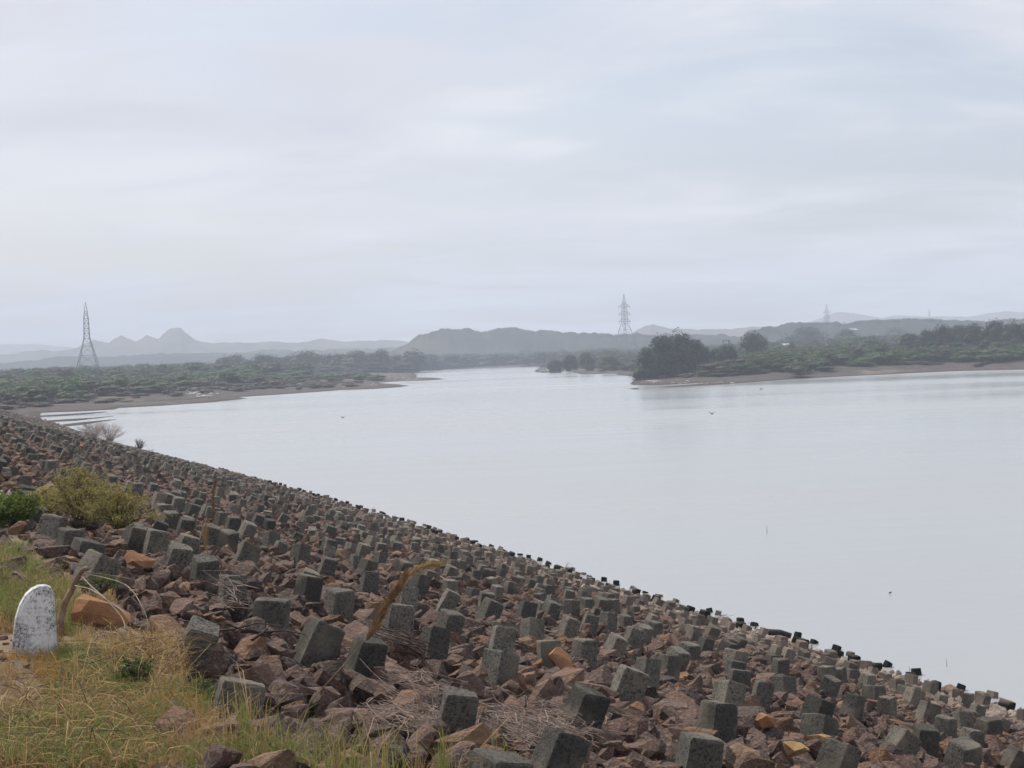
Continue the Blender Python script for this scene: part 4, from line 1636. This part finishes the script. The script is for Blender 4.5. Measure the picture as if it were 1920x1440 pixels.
leafy('shrub', 150, 975, 13.4, 0.36, 0.50, 50, 6500, 0.011, 'olive_leaf', 'tall feathery olive yellow shrub on the crest edge above the blocks', 1)
leafy('shrub', 225, 990, 13.0, 0.38, 0.36, 50, 7000, 0.011, 'olive_leaf', 'rounded denser olive shrub joined to the right of the feathery one', 2)
leafy('shrub', 28, 985, 13.6, 0.36, 0.30, 36, 4200, 0.020, 'bright_leaf', 'bright green leafy shrub at the left edge of the picture', 3)
leafy('shrub', 90, 965, 15.0, 0.30, 0.28, 30, 2600, 0.016, 'olive_leaf', 'pale green low shrub between the bright and feathery shrubs', 4)
leafy('herb', 262, 1300, 6.55, 0.13, 0.15, 26, 1500, 0.010, 'dark_leaf', 'small dark green herb in the grass right of the marker stone', 5)
leafy('herb', 380, 1318, 6.3, 0.10, 0.09, 16, 700, 0.010, 'dark_leaf', 'small green weed at the foot of the tilted lower left block', 6)
leafy('herb', 190, 1112, 8.8, 0.14, 0.12, 18, 600, 0.010, 'dark_leaf', 'low sparse green weed in front of the flat topped block', 7)


def blades(name, n, region, hmin, hmax, width, mat, label, lean=0.35, seed=0, clump=0, surf='crest', head=False):
    """region: list of (px,py,sx,sy,weight); blades stand on the crest or slope where that pixel meets it"""
    r = np.random.RandomState(seed)
    ws = np.array([g[4] for g in region], float)
    ws /= ws.sum()
    P0 = []
    cen = None
    for g, wgt in zip(region, ws):
        m_ = int(n * wgt)
        if clump:
            nc = max(3, m_ // clump)
            cx_ = r.uniform(-1, 1, nc) * g[2] + g[0]
            cy_ = r.uniform(-1, 1, nc) * g[3] + g[1]
            k = r.randint(0, nc, m_)
            xs_ = cx_[k] + r.normal(0, 7, m_)
            ys_ = cy_[k] + r.normal(0, 3, m_)
        else:
            xs_ = r.uniform(-1, 1, m_) * g[2] + g[0]
            ys_ = r.uniform(-1, 1, m_) * g[3] + g[1]
        for x, y in zip(xs_, ys_):
            a = at_z(x, y, EYE - 1.5)
            p_ = a.x * NV[0] + a.y * NV[1]
            if p_ > 1.2:
                a = on_slope(x, y, -0.08)
            P0.append((a.x, a.y, a.z - 0.01))
    P0 = np.array(P0)
    n = len(P0)
    h = r.uniform(hmin, hmax, n) * r.uniform(.6, 1, n)
    az = r.uniform(0, 6.28, n)
    ln = np.abs(r.normal(0, lean, n)) * h
    dv = np.stack([np.cos(az), np.sin(az), np.zeros(n)], 1)
    sa = az + 1.57 + r.normal(0, .5, n)
    sv = np.stack([np.cos(sa), np.sin(sa), np.zeros(n)], 1) * (width * r.uniform(.6, 1.3, n))[:, None]
    up = np.array([0, 0, 1.0])
    L0 = P0
    L1 = P0 + up * (h * .4)[:, None] + dv * (ln * .2)[:, None]
    L2 = P0 + up * (h * .75)[:, None] + dv * (ln * .6)[:, None]
    L3 = P0 + up * (h * (1 - .25 * np.clip(ln / h, 0, 1.5)))[:, None] + dv * (ln * 1.2)[:, None]
    V = np.stack([L0 - sv, L0 + sv, L1 - sv * .85, L1 + sv * .85, L2 - sv * .55, L2 + sv * .55, L3 - sv * .08, L3 + sv * .08], 1).reshape(-1, 3)
    b = np.arange(n)[:, None] * 8
    Fq = np.concatenate([b + np.array([[0, 1, 3, 2]]), b + np.array([[2, 3, 5, 4]]), b + np.array([[4, 5, 7, 6]])], 0)
    o = link(name, mesh_np(name, V, Fq, M[mat]))
    tag(o, label, 'grass', kind='stuff')
    return o


# lower left meadow
low = [(150, 1400, 190, 60, 3.0), (80, 1320, 130, 45, 2.6), (260, 1300, 90, 40, 1.2), (230, 1235, 90, 25, .9), (40, 1275, 70, 30, 1.2), (320, 1390, 90, 40, 1.4), (450, 1440, 130, 26, 1.6)]
blades('dry_grass', 20000, low, 0.03, 0.14, 0.0018, 'grass_dry', 'straw coloured grass covering the lower left crest', 0.9, 11, 30)
blades('green_grass', 15000, [(150, 1400, 170, 50, 2), (180, 1290, 90, 40, 2), (140, 1255, 30, 22, 1.2), (450, 1440, 120, 20, 1.2), (330, 1340, 60, 40, .7)], 0.04, 0.16, 0.002, 'grass_green',
       'green grass mixed through the lower left crest', 0.7, 12, 26)
blades('rusty_grass', 4200, [(50, 1272, 62, 20, 3), (110, 1290, 30, 14, 1), (330, 1360, 50, 40, 1)], 0.06, 0.15, 0.0018, 'grass_rust', 'orange brown grass at the foot of the marker stone', 0.4, 13, 40)
blades('upper_grass', 14000, [(45, 1120, 75, 50, 3), (20, 1060, 60, 30, 2), (95, 1160, 50, 30, 1)], 0.04, 0.16, 0.0026, 'grass_green', 'yellow green grass behind the marker stone', 0.6, 14, 30)
blades('upper_straw', 7000, [(50, 1130, 80, 60, 3), (30, 1050, 60, 25, 1), (150, 1150, 60, 30, 1)], 0.04, 0.15, 0.0024, 'grass_dry', 'dry straw mixed in the grass behind the marker stone', 0.7, 15, 20)
blades('tall_grass', 420, [(640, 1440, 90, 22, 2), (760, 1440, 90, 16, 1.2), (560, 1430, 80, 26, 1), (930, 1445, 60, 10, .6), (490, 1420, 60, 20, .6)], 0.12, 0.34, 0.0024, 'grass_green', 'sparse tall green grass sprouting between the bottom stones', 0.35, 16, 12)
blades('tall_straw', 500, [(600, 1430, 130, 30, 2), (430, 1400, 90, 40, 2), (860, 1445, 90, 12, 1), (220, 1330, 120, 60, 2)], 0.14, 0.36, 0.0018, 'grass_dry', 'tall thin straw stems along the bottom edge', 0.7, 17, 9)
blades('seed_grass', 1800, [(250, 1240, 90, 22, 2), (170, 1225, 60, 18, 1), (300, 1225, 60, 22, 1)], 0.08, 0.22, 0.0015, 'grass_dry', 'fine brownish seeding grass right of the marker stone', 0.7, 18, 30)


def tangle(name, n, regs, r0, ln, mat, label, seed):
    r = random.Random(seed)
    tb = TB()
    for cx_, cy_, wx, wy, w_ in regs:
        for i in range(int(n * w_)):
            c_ = ground_pt(cx_ + r.uniform(-wx, wx), cy_ + r.uniform(-wy, wy), r.uniform(0.0, 0.05))
            a = r.uniform(0, 6.28)
            L_ = ln * r.uniform(.4, 1.3)
            up = r.uniform(0.1, 0.9)
            d = Vector((cos(a), sin(a), 0)) * L_
            k = Vector((-sin(a), cos(a), 0)) * L_ * r.uniform(-.3, .3)
            tb.tube([c_, c_ + d * .3 + k * .5 + Vector((0, 0, L_ * up * .45)), c_ + d * .7 + k + Vector((0, 0, L_ * up * .6)), c_ + d * 1.05 + k * 1.1 + Vector((0, 0, L_ * up * r.uniform(.2, .7)))],
                    r0 * r.uniform(.7, 1.3), r0 * .4, 3)
    tag(link(name, tb.mesh(name, M[mat])), label, 'grass', kind='stuff')


tangle('straw_stems', 700, [(160, 1390, 170, 60, .4), (220, 1290, 110, 50, .3), (260, 1240, 90, 24, .15), (80, 1110, 90, 60, .15)], 0.0016, 0.20, 'straw', 'pale curved straw stems lying over the grass', 21)
tangle('brown_stems', 260, [(200, 1330, 170, 90, .6), (260, 1240, 90, 34, .4)], 0.0017, 0.24, 'twig_dark', 'dark thin dead stems tangled in the grass', 22)

# pebbles on the crest
pts, rots, scls, idx = [], [], [], []
for k in range(2200):
    p_, q_ = rs.uniform(-3.5, 1.55), rs.uniform(4.5, 17)
    x, y = dam_xy(p_, q_)
    pts.append((float(x), float(y), float(crest_z(p_, q_)) + 0.004))
    rots.append((rs.normal(0, .2), rs.normal(0, .2), rs.uniform(0, 6.28)))
    s = 0.012 + 0.09 * rs.beta(1, 3)
    scls.append((s, s, s))
    idx.append(rs.randint(0, 18))
tag(scatter_obj('gravel', STONES, pts, rots, scls, idx), 'loose gravel on the crest soil', 'gravel', kind='stuff')

# ---------------------------------------------------------------- haze
bm = bmesh.new()
bmesh.ops.create_cube(bm, size=1.0)
for v in bm.verts:
    v.co = Vector((v.co.x * 8600, 1850 + v.co.y * 4500 , -5.0 if v.co.z < 0 else 165.0))
me = bpy.data.meshes.new('haze')
bm.to_mesh(me)
bm.free()
hm = bpy.data.materials.new('haze_air')
hm.use_nodes = True
hm.node_tree.nodes.clear()
ho = hm.node_tree.nodes.new('ShaderNodeOutputMaterial')
pv = hm.node_tree.nodes.new('ShaderNodeVolumePrincipled')
pv.inputs['Color'].default_value = (0.80, 0.872, 1.0, 1)
pv.inputs['Density'].default_value = 0.0005
pv.inputs['Anisotropy'].default_value = 0.0
hm.node_tree.links.new(pv.outputs[0], ho.inputs['Volume'])
tag(link('haze', me, None, hm), kind='stuff')
